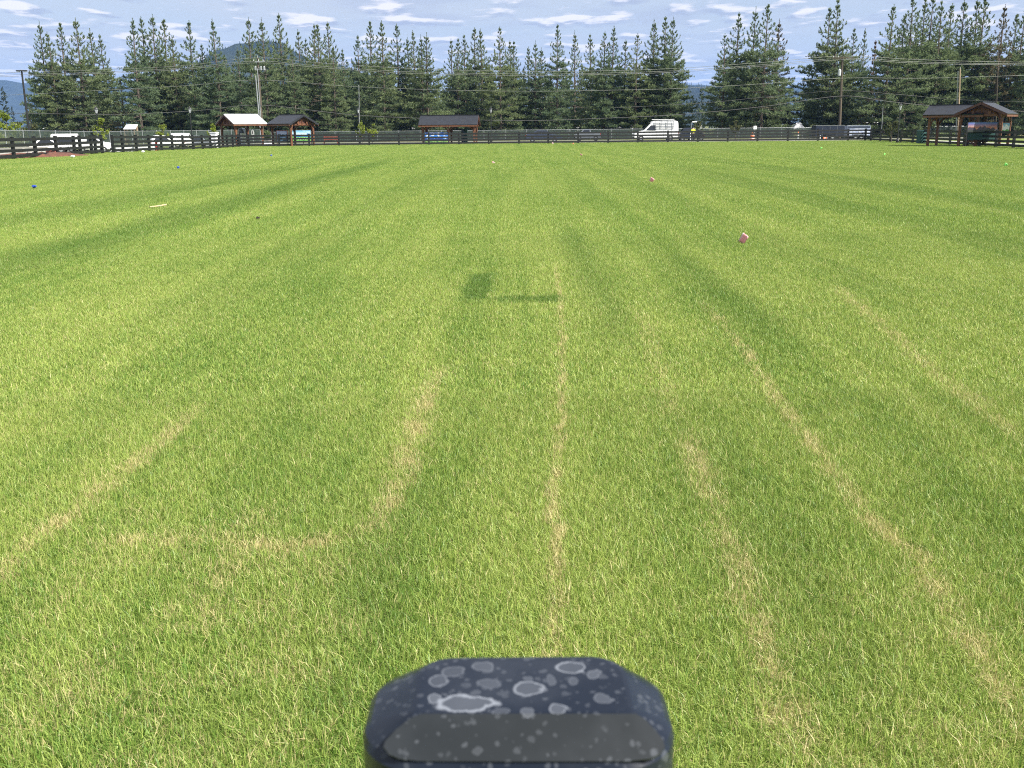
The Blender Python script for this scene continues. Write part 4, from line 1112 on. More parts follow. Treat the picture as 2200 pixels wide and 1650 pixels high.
vehicle('dark blue grey car with pale bonnet right of the long shelter', 'car', 'parked_car', at(1168, 134), math.radians(-2),
    [(2.35, 0.32), (2.4, 0.62), (2.2, 0.84), (1.15, 0.98), (0.42, 1.46), (-0.9, 1.50), (-1.65, 1.08), (-2.25, 1.0), (-2.35, 0.6), (-2.3, 0.32)], 1.8, 'blue_paint', 0.92,
    [[(0.95, 0.99), (0.35, 1.38), (-0.15, 1.41), (-0.15, 0.99)], [(-0.22, 0.99), (-0.22, 1.41), (-0.85, 1.42), (-1.35, 1.03)]], (1.42, -1.45), 0.33, 0.8, ((1.1, 1.02), (0.48, 1.42)), ((-1.6, 1.12), (-0.98, 1.46)))
v_ = vehicle('white box truck behind the left board fence', 'truck', 'box_truck', at(141, 92), math.radians(188),
    [(1.35, 0.4), (1.4, 1.2), (1.3, 1.95), (1.2, 2.12), (-1.15, 2.12), (-1.2, 0.4)], 1.9, 'white_paint', 1.3, [[(0.95, 0.95), (0.95, 1.5), (-0.9, 1.5), (-0.9, 0.95)]], (0.85, -0.75), 0.33, 0.97)
v_.scale = (0.8, 0.85, 0.74)
v_ = vehicle('white saloon car with bonnet towards the left fence', 'car', 'parked_car', at(106, 84), math.radians(15),
    [(1.6, 0.32), (1.65, 0.62), (1.45, 0.82), (0.7, 0.98), (0.2, 1.34), (-0.7, 1.36), (-1.3, 0.98), (-1.6, 0.9), (-1.65, 0.32)], 1.75, 'white_paint', 0.92, [[(0.55, 0.97), (0.15, 1.26), (-0.6, 1.28), (-0.95, 0.97)]], (1.0, -1.0), 0.31, 0.8, ((0.66, 1.0), (0.25, 1.30)))
v_.scale = (0.9, 0.9, 0.82)
v_ = vehicle('white utility vehicle behind the end posts beside the fence gap', 'car', 'utility_vehicle', at(201, 84), math.radians(12),
    [(1.45, 0.35), (1.5, 0.85), (1.3, 1.05), (0.8, 1.12), (0.35, 1.68), (-1.35, 1.72), (-1.45, 1.0), (-1.5, 0.35)], 1.8, 'white_paint', 1.05, [[(0.65, 1.12), (0.3, 1.55), (-0.45, 1.58), (-0.45, 1.12)]], (0.9, -0.95), 0.34, 0.85, ((0.76, 1.16), (0.4, 1.62)))
v_.scale = (0.9, 0.85, 0.74)
v_ = vehicle('white van parked behind the middle of the left fence run', 'van', 'parked_van', at(391, 108), math.radians(95),
    [(2.3, 0.35), (2.35, 0.85), (2.1, 1.1), (1.55, 1.3), (1.0, 1.95), (-2.2, 2.0), (-2.3, 0.4)], 1.85, 'white_paint', 1.15, [[(1.25, 1.3), (0.9, 1.8), (0.3, 1.82), (0.3, 1.3)]], (1.5, -1.5), 0.34, 0.85, ((1.5, 1.36), (1.05, 1.9)))
v_.scale = (0.8, 0.85, 0.82)
vehicle('white hatchback left of the white van at the left fence', 'car', 'parked_car', at(352, 105), math.radians(25),
    [(1.3, 0.32), (1.35, 0.65), (1.1, 0.85), (0.6, 0.95), (0.15, 1.38), (-0.95, 1.42), (-1.3, 0.9), (-1.35, 0.32)], 1.7, 'white_paint', 0.9, [[(0.45, 0.96), (0.1, 1.3), (-0.8, 1.33), (-1.0, 0.96)]], (0.8, -0.85), 0.3, 0.8, ((0.55, 1.0), (0.2, 1.34)))
vehicle('silver grey hatchback between the white van and the white cabinet', 'car', 'parked_car', at(428, 111), math.radians(20),
    [(1.25, 0.32), (1.3, 0.62), (1.05, 0.82), (0.5, 0.95), (0.1, 1.32), (-0.9, 1.36), (-1.2, 0.9), (-1.25, 0.32)], 1.7, 'grey_paint', 0.88, [[(0.4, 0.95), (0.05, 1.25), (-0.75, 1.28), (-0.95, 0.95)]], (0.75, -0.8), 0.3, 0.8, ((0.48, 0.98), (0.14, 1.28)))
vehicle('grey pickup far behind the fence left of the van', 'truck', 'pickup_truck', at(1262, 141), math.radians(175),
    [(1.7, 0.4), (1.75, 0.85), (1.0, 1.05), (0.55, 1.55), (-0.35, 1.58), (-0.5, 1.05), (-1.75, 1.02), (-1.8, 0.4)], 1.8, 'grey_paint', 1.0, [[(0.8, 1.06), (0.5, 1.45), (-0.3, 1.48), (-0.3, 1.06)]], (1.1, -1.15), 0.35, 0.82, ((0.95, 1.1), (0.6, 1.5)))

def trailer(label, px, Y, L, h, w, paint, rz, orange=False, band=None):
    p = at(px, Y); t = thing('cargo_trailer', label, 'trailer', p, rz)
    MB().box((0, 0, 0.42 + (h - 0.42) / 2), (L, w, h - 0.42)).build('body', M[paint], t, bevel=0.05)
    MB().box((0, 0, h + 0.02), (L * 1.01, w * 1.01, 0.04)).build('roof_edge', M['steel'], t)
    MB().box((0, 0, 0.38), (L, w * 0.9, 0.1)).build('chassis', M['black_metal'], t)
    MB().beam((L / 2, 0, 0.38), (L / 2 + 0.9, 0, 0.42), 0.1, 0.1).build('drawbar', M['black_metal'], t)
    for s in (-1, 1):
        for x in (-0.38, 0.38): wheel(t, x, s * (w / 2 + 0.05), 0.31)
        MB().box((0, s * (w / 2 + 0.06), 0.66), (1.6, 0.24, 0.04)).build('mudguard', M[paint], t)
    for k in range(1, 4): MB().box((-L / 2 + L * k / 4, -w / 2 - 0.006, h * 0.6), (0.03, 0.014, h * 0.7)).build('wall_seam', M['grey_paint'], t)
    if band:
        MB().box((0, -w / 2 - 0.012, h * 0.88), (L * 0.96, 0.014, h * 0.16)).build('colour_band', M[band], t)
    MB().box((-L * 0.12, -w / 2 - 0.01, h * 0.62), (L * 0.5, 0.02, 0.05)).build('rub_strip', M['steel'], t)
    return t
trailer('dark navy enclosed cargo trailer behind the right half of the fence', 1777, 133.5, 3.75, 1.78, 1.8, 'navy_paint', 0.0)
trailer('pale blue and white trailer right of the navy trailer', 1838, 134.5, 3.1, 1.75, 1.7, 'silver_blue', 0.06, band='blue_paint')
notice_sign('square orange sign on a short post in front of the navy trailer', 1772, 297, 130.2, 0.5, 0.46, 'orange', face='white_wall')

def delineator(label, px, Y, h, w, mt, top):
    p = at(px, Y); t = thing('marker_post', label, 'marker post', p)
    MB().lathe([(w * 1.6, 0), (w * 1.6, 0.05), (w, 0.08), (w * 0.9, h * 0.8)], 8).build('tube', M[mt], t)
    MB().lathe([(w * 0.92, h * 0.8), (w * 0.9, h), (w * 0.5, h + 0.03)], 8).build('top_band', M[top], t)
delineator('slim white marker post with an orange top right of the small sign', 1714, 130.4, 1.15, 0.06, 'white_wall', 'orange')
delineator('short white marker post in front of the navy trailer', 1762, 130.1, 0.55, 0.07, 'white_wall', 'white_wall')
delineator('slim white marker post beside the worker in yellow', 1483, 130.2, 1.0, 0.05, 'white_wall', 'white_wall')
def barrel(label, px, Y):
    p = at(px, Y); t = thing('traffic_barrel', label, 'traffic barrel', p)
    z = 0.08
    MB().lathe([(0.36, 0), (0.36, 0.08), (0.28, 0.08)], 14).build('base', M['rubber'], t)
    for k in range(4): MB().lathe([(0.275 - k * .012, z + 0.2 * k), (0.262 - k * .012, z + 0.2 * k + 0.196)], 14).build('stripe', M['orange' if k % 2 == 0 else 'white_wall'], t)
    MB().tube([(-0.08, 0, z + .79), (-0.05, 0, z + .9), (0.05, 0, z + .9), (0.08, 0, z + .79)], 0.02, 6).build('handle', M['orange'], t)
barrel('orange and white striped traffic barrel at the foot of the small white sign', 1616, 129.8)

# red standpipe, white cabinet, low blocks, kerbs on the left
def standpipe(label, px, Y):
    p = at(px, Y); t = thing('standpipe', label, 'hydrant', p)
    MB().lathe([(0.22, 0), (0.22, 0.08), (0.12, 0.12), (0.11, 0.72), (0.15, 0.76), (0.13, 0.86), (0.03, 0.94)], 10).build('barrel', M['red'], t)
    for s in (-1, 1): MB().tube([(s * 0.1, 0, 0.55), (s * 0.22, 0, 0.55)], 0.06, 8).build('outlet', M['red'], t)
    MB().lathe([(0.2, 0), (0.2, 0.05)], 10, (0, -0.5, 0)).build('valve_cover', M['concrete'], t)
standpipe('red hydrant behind the left fence run near the stall', 335, 93)
kiosk('white cabinet just left of the white roofed shelter', 461, 112, 0.75, 1.6, 'white_wall')
def block(label, px, Y, L, w, h, rz, mt='concrete'):
    p = at(px, Y); t = thing('barrier_block', label, 'barrier', p, rz)
    MB().prism([(-w / 2, 0), (w / 2, 0), (w / 2 * 0.9, h * 0.25), (w / 2 * 0.5, h * 0.5), (w / 2 * 0.42, h), (-w / 2 * 0.42, h), (-w / 2 * 0.5, h * 0.5), (-w / 2 * 0.9, h * 0.25)], -L / 2, L / 2).build('body', M[mt], t)
    MB().box((0, 0, h + 0.004), (w * 0.36, L * 0.9, 0.012)).build('top_cap', M[mt], t)
block('pale low concrete barrier at the far left edge behind the fence', 12, 72, 2.6, 0.5, 0.6, math.radians(80))
block('pale low concrete barrier left of the white saloon car', 62, 80, 2.9, 0.5, 0.55, math.radians(85))
block('pale low barrier seen through the open fence gap', 231, 84, 1.1, 0.5, 0.42, math.radians(88), 'white_wall')
block('pale low barrier right of the fence gap', 249, 86, 1.0, 0.5, 0.42, math.radians(88), 'white_wall')
block('pale low barrier second right of the fence gap', 272, 88, 1.3, 0.5, 0.42, math.radians(88), 'white_wall')
block('short white barrier right of the white roofed shelter', 576, 126.5, 1.3, 0.5, 0.55, math.radians(80), 'white_wall')
block('low white barrier under the white hatchback', 310, 96, 1.8, 0.5, 0.5, math.radians(80), 'white_wall')

def mound():
    a = at(120, 70); r = np.random.default_rng(3); nx, ny = 26, 12
    V = []
    for j in range(ny):
        for i in range(nx):
            u, v = i / (nx - 1) * 2 - 1, j / (ny - 1) * 2 - 1
            k = max(0, 1 - u * u) * max(0, 1 - v * v)
            x, y = u * 4.6, v * 1.5
            V.append((x, y, -0.03 + 0.34 * k ** 0.7 * (0.75 + 0.5 * r.random())))
    q = np.arange(nx * ny).reshape(ny, nx); Fc = np.stack([q[:-1, :-1], q[:-1, 1:], q[1:, 1:], q[1:, :-1]], -1).reshape(-1, 4)
    o = link_mesh('mulch_bed', mesh_np('mulch_bed', np.array(V), Fc, M['mulch']), label='reddish bark mulch mound behind the left board fence', cat='mulch', kind='stuff')
    o.location = a + Vector((-1.6, 0, 0)); o.rotation_euler.z = 1.2
mound()
def rock(name, label, cat, p, r_, mt, seed, sq=0.7, group=None):
    bm = bmesh.new(); bmesh.ops.create_icosphere(bm, subdivisions=2, radius=r_); rr = random.Random(seed)
    for v in bm.verts: v.co *= rr.uniform(0.8, 1.15); v.co.z *= sq
    me = bpy.data.meshes.new(name); bm.to_mesh(me); bm.free(); me.materials.append(M[mt])
    o = link_mesh(name, me, label=label, cat=cat, group=group); o.location = p; return o
rock('boulder', 'red brown boulder on the mulch mound', 'rock', at(106, 71.5) + Vector((0, 0, 0.25)), 0.36, 'red_brown', 1)
rock('boulder', 'pale rounded boulder left on the mulch mound', 'rock', at(64, 70) + Vector((0, 0, 0.2)), 0.34, 'concrete', 2)

# stall with a white sloping roof
def stall():
    p = at(284, 118); t = thing('market_stall', 'small stall with a white sloping roof right of the left pine clump', 'stall', p, 0.0)
    zb, zt_ = zat(286, 277, 118) - p.z, zat(286, 267.5, 118) - p.z
    MB().slab([(-0.6, -0.8, zb), (0.75, -0.8, zb), (0.55, 0.7, zt_), (-0.75, 0.7, zt_)], 0.06).build('roof', M['white_wall'], t)
    for x in (-0.55, 0.55):
        MB().box((x, -0.6, zb / 2), (0.12, 0.12, zb)).build('post', M['pole_pale'], t); MB().box((x - .05, 0.5, zt_ / 2 - 0.08), (0.12, 0.12, zt_ - 0.16)).build('post', M['pole_pale'], t)
    MB().box((0, 0, 0.9), (1.1, 0.6, 0.06)).build('counter', M['timber'], t)
stall()

def house(label, px0, px1, Y, py_eave, py_ridge, depth, wall, roof, rz=0.0, nwin=5, name='building', cat='building'):
    a, b = at(px0, Y, 275), at(px1, Y, 275); c = (a + b) / 2; L = (b - a).length
    e, r_ = zat((px0 + px1) / 2, py_eave, Y), zat((px0 + px1) / 2, py_ridge, Y)
    t = thing(name, label, cat, (c.x, c.y, c.z), rz)
    h = e - c.z
    MB().box((0, depth / 2, h / 2), (L, depth, h)).build('wall', M[wall], t)
    for s in (0, 1):
        q = [(-L / 2 - .3, -0.4, h), (L / 2 + .3, -0.4, h), (L / 2 + .3, depth / 2, h + r_ - e), (-L / 2 - .3, depth / 2, h + r_ - e)]
        if s: q = [(x, depth - y, z) for x, y, z in q]; q = [q[1], q[0], q[3], q[2]]
        MB().slab(q, 0.12).build('roof', M[roof], t)
    for x in (-L / 2, L / 2):
        g = MB(); g.add([(x - .05, 0, h), (x - .05, depth, h), (x - .05, depth / 2, h + r_ - e - .1), (x + .05, 0, h), (x + .05, depth, h), (x + .05, depth / 2, h + r_ - e - .1)], [(0, 1, 2), (5, 4, 3), (0, 3, 4, 1), (1, 4, 5, 2), (2, 5, 3, 0)]); g.build('gable', M[wall], t)
    for k in range(nwin):
        x = -L / 2 + L * (k + 0.5) / nwin
        f = MB().box((x, -0.03, h * 0.55), (1.2, 0.06, 1.1)).build('window', M['white_wall'], t)
        MB().box((x, -0.065, h * 0.55), (1.0, 0.02, 0.9)).build('pane', M['glass'], f)
house('long white building half hidden behind the left pine clump', 96, 200, 205, 276, 258, 9, 'white_wall', 'white_wall')
house('white building behind the trunks right of the wooden utility pole', 1858, 1960, 205, 268, 249, 10, 'white_wall', 'white_wall')
house('pale blue building below the dead brown conifer', 1822, 1866, 200, 276, 264, 7, 'pale_blue_wall', 'pale_blue_wall', nwin=2)
house('cream building glimpsed through the pines right of the long shelter', 1020, 1120, 206, 279, 262, 9, 'white_wall', 'pole_pale')
house('white building glimpsed through the pines left of the van', 1170, 1380, 208, 282, 268, 9, 'white_wall', 'white_wall')
house('white building behind the pillars of the largest shelter', 2020, 2095, 150, 272, 258, 8, 'white_wall', 'tent', nwin=3)
house('pale house glimpsed through the pines left of the long shelter', 850, 900, 206, 282, 270, 8, 'white_wall', 'tent', nwin=2)
def peaked_tent():
    p = at(1714, 150, 275); h0, h1 = zat(1714, 277, 150) - p.z, zat(1714, 262.5, 150) - p.z
    t = thing('canopy_tent', 'grey peaked canvas tent right of the lone pine clump', 'tent', p)
    MB().add([(-.85, -.85, h0), (.85, -.85, h0), (.85, .85, h0), (-.85, .85, h0), (-.2, 0, h1), (.35, 0, h1)], [(0, 1, 5, 4), (1, 2, 5), (2, 3, 4, 5), (3, 0, 4), (3, 2, 1, 0)]).build('canopy', M['tent'], t)
    for x in (-.8, .8):
        for y in (-.8, .8): MB().box((x, y, h0 / 2), (0.06, 0.06, h0)).build('leg', M['steel'], t)
peaked_tent()

# ------------------------------------------------------------------ worker in the yellow jacket
def worker():
    p = at(1488.5, 130.9); t = thing('person', 'person in a hi vis yellow jacket and dark trousers beside the cars', 'person', p, math.radians(100))
    J = {'pel': (0, 0, .95, .15), 'waist': (0, 0, 1.12, .135), 'chest': (0.02, 0, 1.36, .16), 'neck': (0.03, 0, 1.53, .06), 'head': (0.05, 0, 1.62, .085), 'crown': (0.05, 0, 1.72, .085),
         'hl': (0, .1, .88, .095), 'kl': (0.04, .11, .49, .065), 'al': (-.02, .11, .09, .045), 'tl': (.16, .12, .045, .04), 'hr': (0, -.1, .88, .095), 'kr': (0.05, -.11, .49, .065), 'ar': (0.03, -.11, .09, .045), 'tr': (.2, -.12, .045, .04),
         'sl': (0.01, .19, 1.43, .07), 'el': (-.03, .26, 1.14, .048), 'wl': (.12, .25, .93, .035), 'fl': (.17, .24, .85, .03), 'sr': (0.01, -.19, 1.43, .07), 'er': (-.02, -.26, 1.15, .048), 'wr': (.16, -.22, .98, .035), 'fr': (.22, -.21, .91, .03)}
    E = [('pel', 'waist'), ('waist', 'chest'), ('chest', 'neck'), ('neck', 'head'), ('head', 'crown'), ('pel', 'hl'), ('hl', 'kl'), ('kl', 'al'), ('al', 'tl'), ('pel', 'hr'), ('hr', 'kr'), ('kr', 'ar'), ('ar', 'tr'),
         ('chest', 'sl'), ('sl', 'el'), ('el', 'wl'), ('wl', 'fl'), ('chest', 'sr'), ('sr', 'er'), ('er', 'wr'), ('wr', 'fr')]
    def skin(name, keys, grow, mt):
        ks = [k for k in J if k in keys]; me = bpy.data.meshes.new(name)
        me.from_pydata([J[k][:3] for k in ks], [(ks.index(a), ks.index(b)) for a, b in E if a in ks and b in ks], [])
        o = bpy.data.objects.new(name, me); C.objects.link(o); o.parent = t; me.materials.append(M[mt])
        o.modifiers.new('skin', 'SKIN'); sv = me.skin_vertices[0].data if me.skin_vertices else None
        if sv is None:
            bm = bmesh.new(); bm.from_mesh(me); bm.verts.layers.skin.verify(); bm.to_mesh(me); bm.free(); sv = me.skin_vertices[0].data
        for i, k in enumerate(ks): sv[i].radius = (J[k][3] + grow,) * 2; sv[i].use_root = (i == 0)
        s = o.modifiers.new('sub', 'SUBSURF'); s.levels = 1; s.render_levels = 2
        return o
    skin('body', list(J), 0.0, 'skin')
    skin('jacket', ['pel', 'waist', 'chest', 'sl', 'el', 'wl', 'sr', 'er', 'wr'], 0.022, 'hivis')
    skin('trousers', ['pel', 'hl', 'kl', 'al', 'hr', 'kr', 'ar'], 0.026, 'denim')
    MB().lathe([(0.10, 1.66), (0.105, 1.70), (0.085, 1.78), (0.03, 1.81)], 10, (0.05, 0, 0)).build('cap', M['denim'], t)
worker()

def excavator_arm():
    p = at(1489, 150, 275); t = thing('curved_pipe', 'white curved pipe rising above the fence right of the van', 'pipe', p)
    z = lambda py: zat(1489, py, 150) - p.z
    x = lambda px: (px - 1489) * 0.0677
    MB().tube([(x(1487), 0, z(262.5)), (x(1493), 0, z(262)), (x(1499), 0, z(263)), (x(1503), 0, z(266)), (x(1505.5), 0, z(270)), (x(1505), 0, z(274))], 0.11, 8).build('bend', M['white_paint'], t)
    MB().tube([(x(1487), 0, z(262.5)), (x(1485), 0, z(264)), (x(1484.5), 0, 0)], 0.10, 8).build('riser', M['grey_paint'], t)
excavator_arm()

# ------------------------------------------------------------------ poles and wires
def pole_top(px, py, Y): return zat(px, py, Y)
P1 = at(563, 140, 271); P1t = Vector((at(553.5, 140, 125).x, 140, zat(553.5, 125, 140)))
P2 = at(1805, 138, 271); P2t = Vector((at(1810, 138, 122).x, 138, zat(1810, 122, 138)))
def utility_pole1():
    t = thing('utility_pole', 'leaning wooden utility pole with pale conduits behind the two small shelters', 'utility pole', P1)
    top = P1t - P1
    MB().tube([(0, 0, -.1), top * 0.5, top], [0.18, 0.155, 0.12], 10).build('pole', M['pole_wood'], t)
    for (xa, xb, h_, r_) in ((559, 549, 163, 0.075), (561, 553, 148, 0.055)):
        a = at(xa, 139.6, 271) - P1; b = at(xb, 139.6, h_) - P1; b.z = zat(xb, h_, 139.6) - P1.z
        MB().tube([a, b * 0.5 + a * 0.5, b, b + Vector((0.05, 0, 0.1))], r_, 8).build('conduit', M['conduit'], t)
    z = lambda py: zat(555, py, 140) - P1.z
    for py, l in ((133, 1.3), (150, 1.5)):
        k = z(py) / top.z; c = top * k
        MB().beam(c + Vector((-l / 2 + 0.35, -0.2, 0)), c + Vector((l / 2 + 0.35, -0.2, 0.06)), 0.09, 0.11).build('crossarm', M['steel'], t)
        for s in (-0.5, 0.15, 0.75): MB().lathe([(0.035, 0), (0.05, .06), (0.075, .1), (0.04, .14), (0.07, .18), (0.03, .24)], 8, tuple(c + Vector((s, -0.2, 0.05)))).build('insulator', M['lamp_glass'], t)
    c = top * (z(145) / top.z)
    for s in (0.42, 0.85, -0.3): MB().lathe([(0.10, -0.3), (0.14, -.25), (0.14, .2), (0.10, .25)], 10, tuple(c + Vector((s, -0.3, -0.1)))).build('cutout', M['steel'], t)
    MB().tube([c + Vector((0.9, -.3, 0)), c + Vector((1.0, -.3, -.5)), c + Vector((0.5, -.2, -.9)), c + Vector((0.1, -.1, -1.2))], 0.04, 6).build('jumper', M['cable'], t)
    MB().tube([top, top + Vector((0, 0, .35))], 0.05, 6).build('top_pin', M['steel'], t)
utility_pole1()
def utility_pole2():
    t = thing('utility_pole', 'wooden utility pole with a white transformer among the right hand pines', 'utility pole', P2)
    top = P2t - P2
    MB().tube([(0, 0, -.1), top * 0.5, top], [0.18, 0.16, 0.13], 10).build('pole', M['pole_wood'], t)
    MB().beam(top + Vector((-1.4, -0.2, -.15)), top + Vector((1.4, -0.2, -.15)), 0.1, 0.13).build('crossarm', M['pole_wood'], t)
    for s in (-1.25, -0.6, 1.25): MB().lathe([(0.035, 0), (0.05, .06), (0.075, .1), (0.04, .14), (0.03, .22)], 8, tuple(top + Vector((s, -0.2, -.08)))).build('insulator', M['lamp_glass'], t)
    c = top * ((zat(1805, 156, 138) - P2.z) / top.z) + Vector((-0.36, -0.15, 0))
    MB().lathe([(0.1, -.42), (0.2, -.38), (0.2, .3), (0.17, .36), (0.06, .42)], 12, tuple(c)).build('transformer', M['lamp_glass'], t)
    MB().tube([c + Vector((0, 0, .4)), c + Vector((0, 0, .62))], 0.05, 8).build('bushing', M['steel'], t)
utility_pole2()
def plain_pole(label, px_b, px_t, py_t, Y, r_, mt, twin=0.0, name='pole', cat='pole'):
    b = at(px_b, Y, 271); tp = Vector((at(px_t, Y, py_t).x, Y, zat(px_t, py_t, Y))) - b
    t = thing(name, label, cat, b)
    MB().tube([(0, 0, 0), tp * .5, tp], [r_, r_ * .85, r_ * .7], 8).build('shaft', M[mt], t)
    if twin: MB().tube([(-twin, 0.1, 0), tp * 0.97 + Vector((-twin, 0.1, 0))], r_ * .6, 8).build('conduit', M['conduit'], t)
    MB().lathe([(r_ * .72, 0), (r_ * .75, .1), (r_ * .3, .16)], 8, tuple(tp)).build('cap', M['steel'], t)
    return t, tp
plain_pole('pale wooden pole with a side conduit rising behind the largest shelter', 2060.5, 2063, 148, 136, 0.11, 'pole_pale', 0.22, 'utility_pole', 'utility pole')
plain_pole('thin grey pole among the pines right of the largest shelter ridge', 2141, 2147, 70, 143, 0.07, 'pole_wood', 0, 'utility_pole', 'utility pole')
plain_pole('slim pale pole in front of the pines left of the long shelter', 771, 771, 186, 140, 0.045, 'conduit')
plain_pole('slim grey pole right of the dead brown conifer', 1895, 1897, 232, 132, 0.04, 'conduit')
ft, ftp = plain_pole('tall black floodlight pole with a flat crossbar at the far left', 61, 46.5, 153, 100, 0.12, 'black_metal', 0, 'floodlight_pole', 'floodlight')
MB().box(tuple(ftp + Vector((-0.0, 0, 0.05))), (0.98, 0.3, 0.09)).build('lamp_head', M['black_metal'], ft)
for s in (-1, 1): MB().box(tuple(ftp + Vector((s * .32, 0, -0.02))), (0.26, 0.24, 0.05)).build('lens', M['lamp_glass'], ft)

def wire(label, pts, r_=0.022, mt='wire', grp='overhead lines'):
    """points (px,py,Y) joined by sagging spans given through sampled curve points"""
    Q = [Vector((at(px, Y, py).x, Y, zat(px, py, Y))) for px, py, Y in pts]
    C_ = []
    for i in range(len(Q) - 1):
        p0, p1, p2, p3 = Q[max(i - 1, 0)], Q[i], Q[i + 1], Q[min(i + 2, len(Q) - 1)]
        for k in range(8):
            u = k / 8
            C_.append(0.5 * ((2 * p1) + (p2 - p0) * u + (2 * p0 - 5 * p1 + 4 * p2 - p3) * u * u + (3 * p1 - p0 - 3 * p2 + p3) * u ** 3))
    C_.append(Q[-1])
    b = C_[0]
    o = MB().tube([c - b for c in C_], r_, 5).build('power_line', M[mt], None)
    o.location = b; tag(o, label, 'power line', grp)
for dy, dyL, lab in ((0, 0, 'topmost pale overhead wire crossing in front of the pines'), (7, 5, 'second pale overhead wire from the top across the pines'), (10.5, 8, 'third pale overhead wire from the top across the pines')):
    wire(lab, [(-260, 168 + dyL, 139), (0, 157 + dyL, 139), (240, 149 + dyL, 139.4), (400, 140.5 + dyL, 139.7), (553, 124.5 + dy, 139.8), (700, 136 + dy, 139.5), (900, 148 + dy, 139), (1140, 153.5 + dyL * 1.1, 138.5), (1300, 152 + dyL, 138.3), (1450, 147 + dyL, 138.2), (1640, 134 + dyL, 138), (1810, 120.5 + dyL, 137.8), (1950, 127 + dyL, 137), (2060, 131 + dyL * .9, 136), (2200, 133.5 + dyL * .8, 135), (2420, 134 + dyL, 134)])
wire('single overhead wire below the upper three across the pines', [(-260, 214, 139), (0, 205, 139), (200, 195, 139.3), (400, 184, 139.6), (555, 172, 139.8), (760, 186, 139.4), (960, 193.5, 139), (1140, 196, 138.5), (1300, 194, 138.3), (1460, 190, 138.2), (1640, 180, 138), (1808, 168, 137.8), (1990, 168, 137), (2200, 162, 135), (2420, 155, 134)], 0.02)
wire('lowest thick dark cable sagging across the lower pines', [(-260, 246, 139), (0, 243, 139), (240, 246, 139.3), (420, 238, 139.6), (561, 226, 139.8), (760, 247, 139.4), (960, 256, 139), (1140, 259, 138.5), (1300, 254, 138.3), (1460, 246, 138.2), (1640, 229, 138), (1806, 206.5, 137.8), (1900, 217, 137), (1998, 227, 136), (2110, 233, 135), (2220, 240, 134), (2420, 240, 134)], 0.035, 'cable')
wire('thin dark cable just above the lowest cable on the right', [(1310, 232, 140), (1500, 222, 139.6), (1650, 208, 139.2), (1804, 195, 138.4), (1930, 203, 138), (2060, 214, 137.6), (2200, 219, 137), (2400, 221, 137)], 0.022, 'cable')

# ------------------------------------------------------------------ street lamps
def street_lamp(label, px, py, Y):
    p = at(px, Y, py); h = zat(px, py, Y) - p.z
    t = thing('street_lamp', label, 'street lamp', p, 0.3, 'black lantern street lamps')
    MB().lathe([(0.16, 0), (0.16, 0.25), (0.10, 0.4), (0.06, 0.6), (0.045, h - 0.85), (0.07, h - 0.8), (0.05, h - 0.72)], 10).build('post', M['black_metal'], t)
    MB().lathe([(0.10, h - 0.70), (0.19, h - 0.25)], 6).build('lantern_glass', M['lamp_glass'], t)
    for k in range(6):
        a = PI / 3 * k; MB().beam((0.105 * math.cos(a), 0.105 * math.sin(a), h - 0.70), (0.197 * math.cos(a), 0.197 * math.sin(a), h - 0.25), 0.02, 0.02).build('lantern_bar', M['black_metal'], t)
    MB().lathe([(0.25, h - 0.25), (0.22, h - 0.2), (0.1, h - 0.08), (0.03, h - 0.04), (0.04, h), (0.0, h + 0.08)], 8).build('lantern_cap', M['black_metal'], t)
street_lamp('black lantern lamp in front of the leftmost pine clump', 205.5, 229, 112)
street_lamp('black lantern lamp left of the white roofed shelter', 407, 229, 122)
street_lamp('black lantern lamp between the small and the long shelter', 769.5, 231, 138)
street_lamp('black lantern lamp right of the long shelter', 1054.5, 230, 138)
street_lamp('black lantern lamp left of the largest shelter', 1935, 221, 108)

# ------------------------------------------------------------------ small things on the lawn
def marker_flag(label, px, py, h, w, fh, mts, rz, tilt, group='pink marker flags'):
    p = ground(px, py); t = thing('marker_flag', label, 'flag', p, rz, group)
    t.rotation_euler = (tilt[0], tilt[1], rz)
    MB().tube([(0, 0, -0.03), (0, 0, h)], 0.0022, 5).build('wire_stem', M['steel'], t)
    nx, nz = 7, 5; V = []
    for th in (0, 0.0012):
        for j in range(nz):
            for i in range(nx):
                u, v = i / (nx - 1), j / (nz - 1)
                V.append((u * w * (1 - 0.1 * v), th + 0.35 * w * math.sin(u * 2.4) * (0.5 + 0.5 * v) * u, h - fh * v - 0.16 * w * u * u))
    n = nx * nz; fs = []
    for j in range(nz - 1):
        for i in range(nx - 1):
            a = j * nx + i; fs.append((a, a + 1, a + nx + 1, a + nx)); fs.append((n + a + nx, n + a + nx + 1, n + a + 1, n + a))
    edge = [i for i in range(nx)] + [j * nx + nx - 1 for j in range(1, nz)] + [(nz - 1) * nx + i for i in range(nx - 2, -1, -1)] + [j * nx for j in range(nz - 2, 0, -1)]
    for a, b in zip(edge, edge[1:] + edge[:1]): fs.append((b, a, a + n, b + n))
    k = MB().add(V, fs); o = k.build('flag_film', M[mts[0]], t, smooth=True)
    if len(mts) > 1:
        q = MB(); L_ = [(x * 1.02 + 0.004, y + 0.01, z + 0.004) for x, y, z in V]
        q.add([(x, y, z) if i < n else (x, y, z) for i, (x, y, z) in enumerate(L_)], fs); o2 = q.build('flag_fold', M[mts[1]], t, smooth=True)
        o2.rotation_euler.z = -0.5
    return t
marker_flag('pale pink folded marker flag nearest the camera, right of centre', 1582, 524, 0.23, 0.12, 0.17, ('pink_white', 'pink'), -0.45, (0.1, 0.5))
marker_flag('pale marker flag with a dark mark behind the nearest pink flag', 1393, 392, 0.22, 0.15, 0.15, ('pink_white', 'pink'), -0.4, (0.1, 0.45))
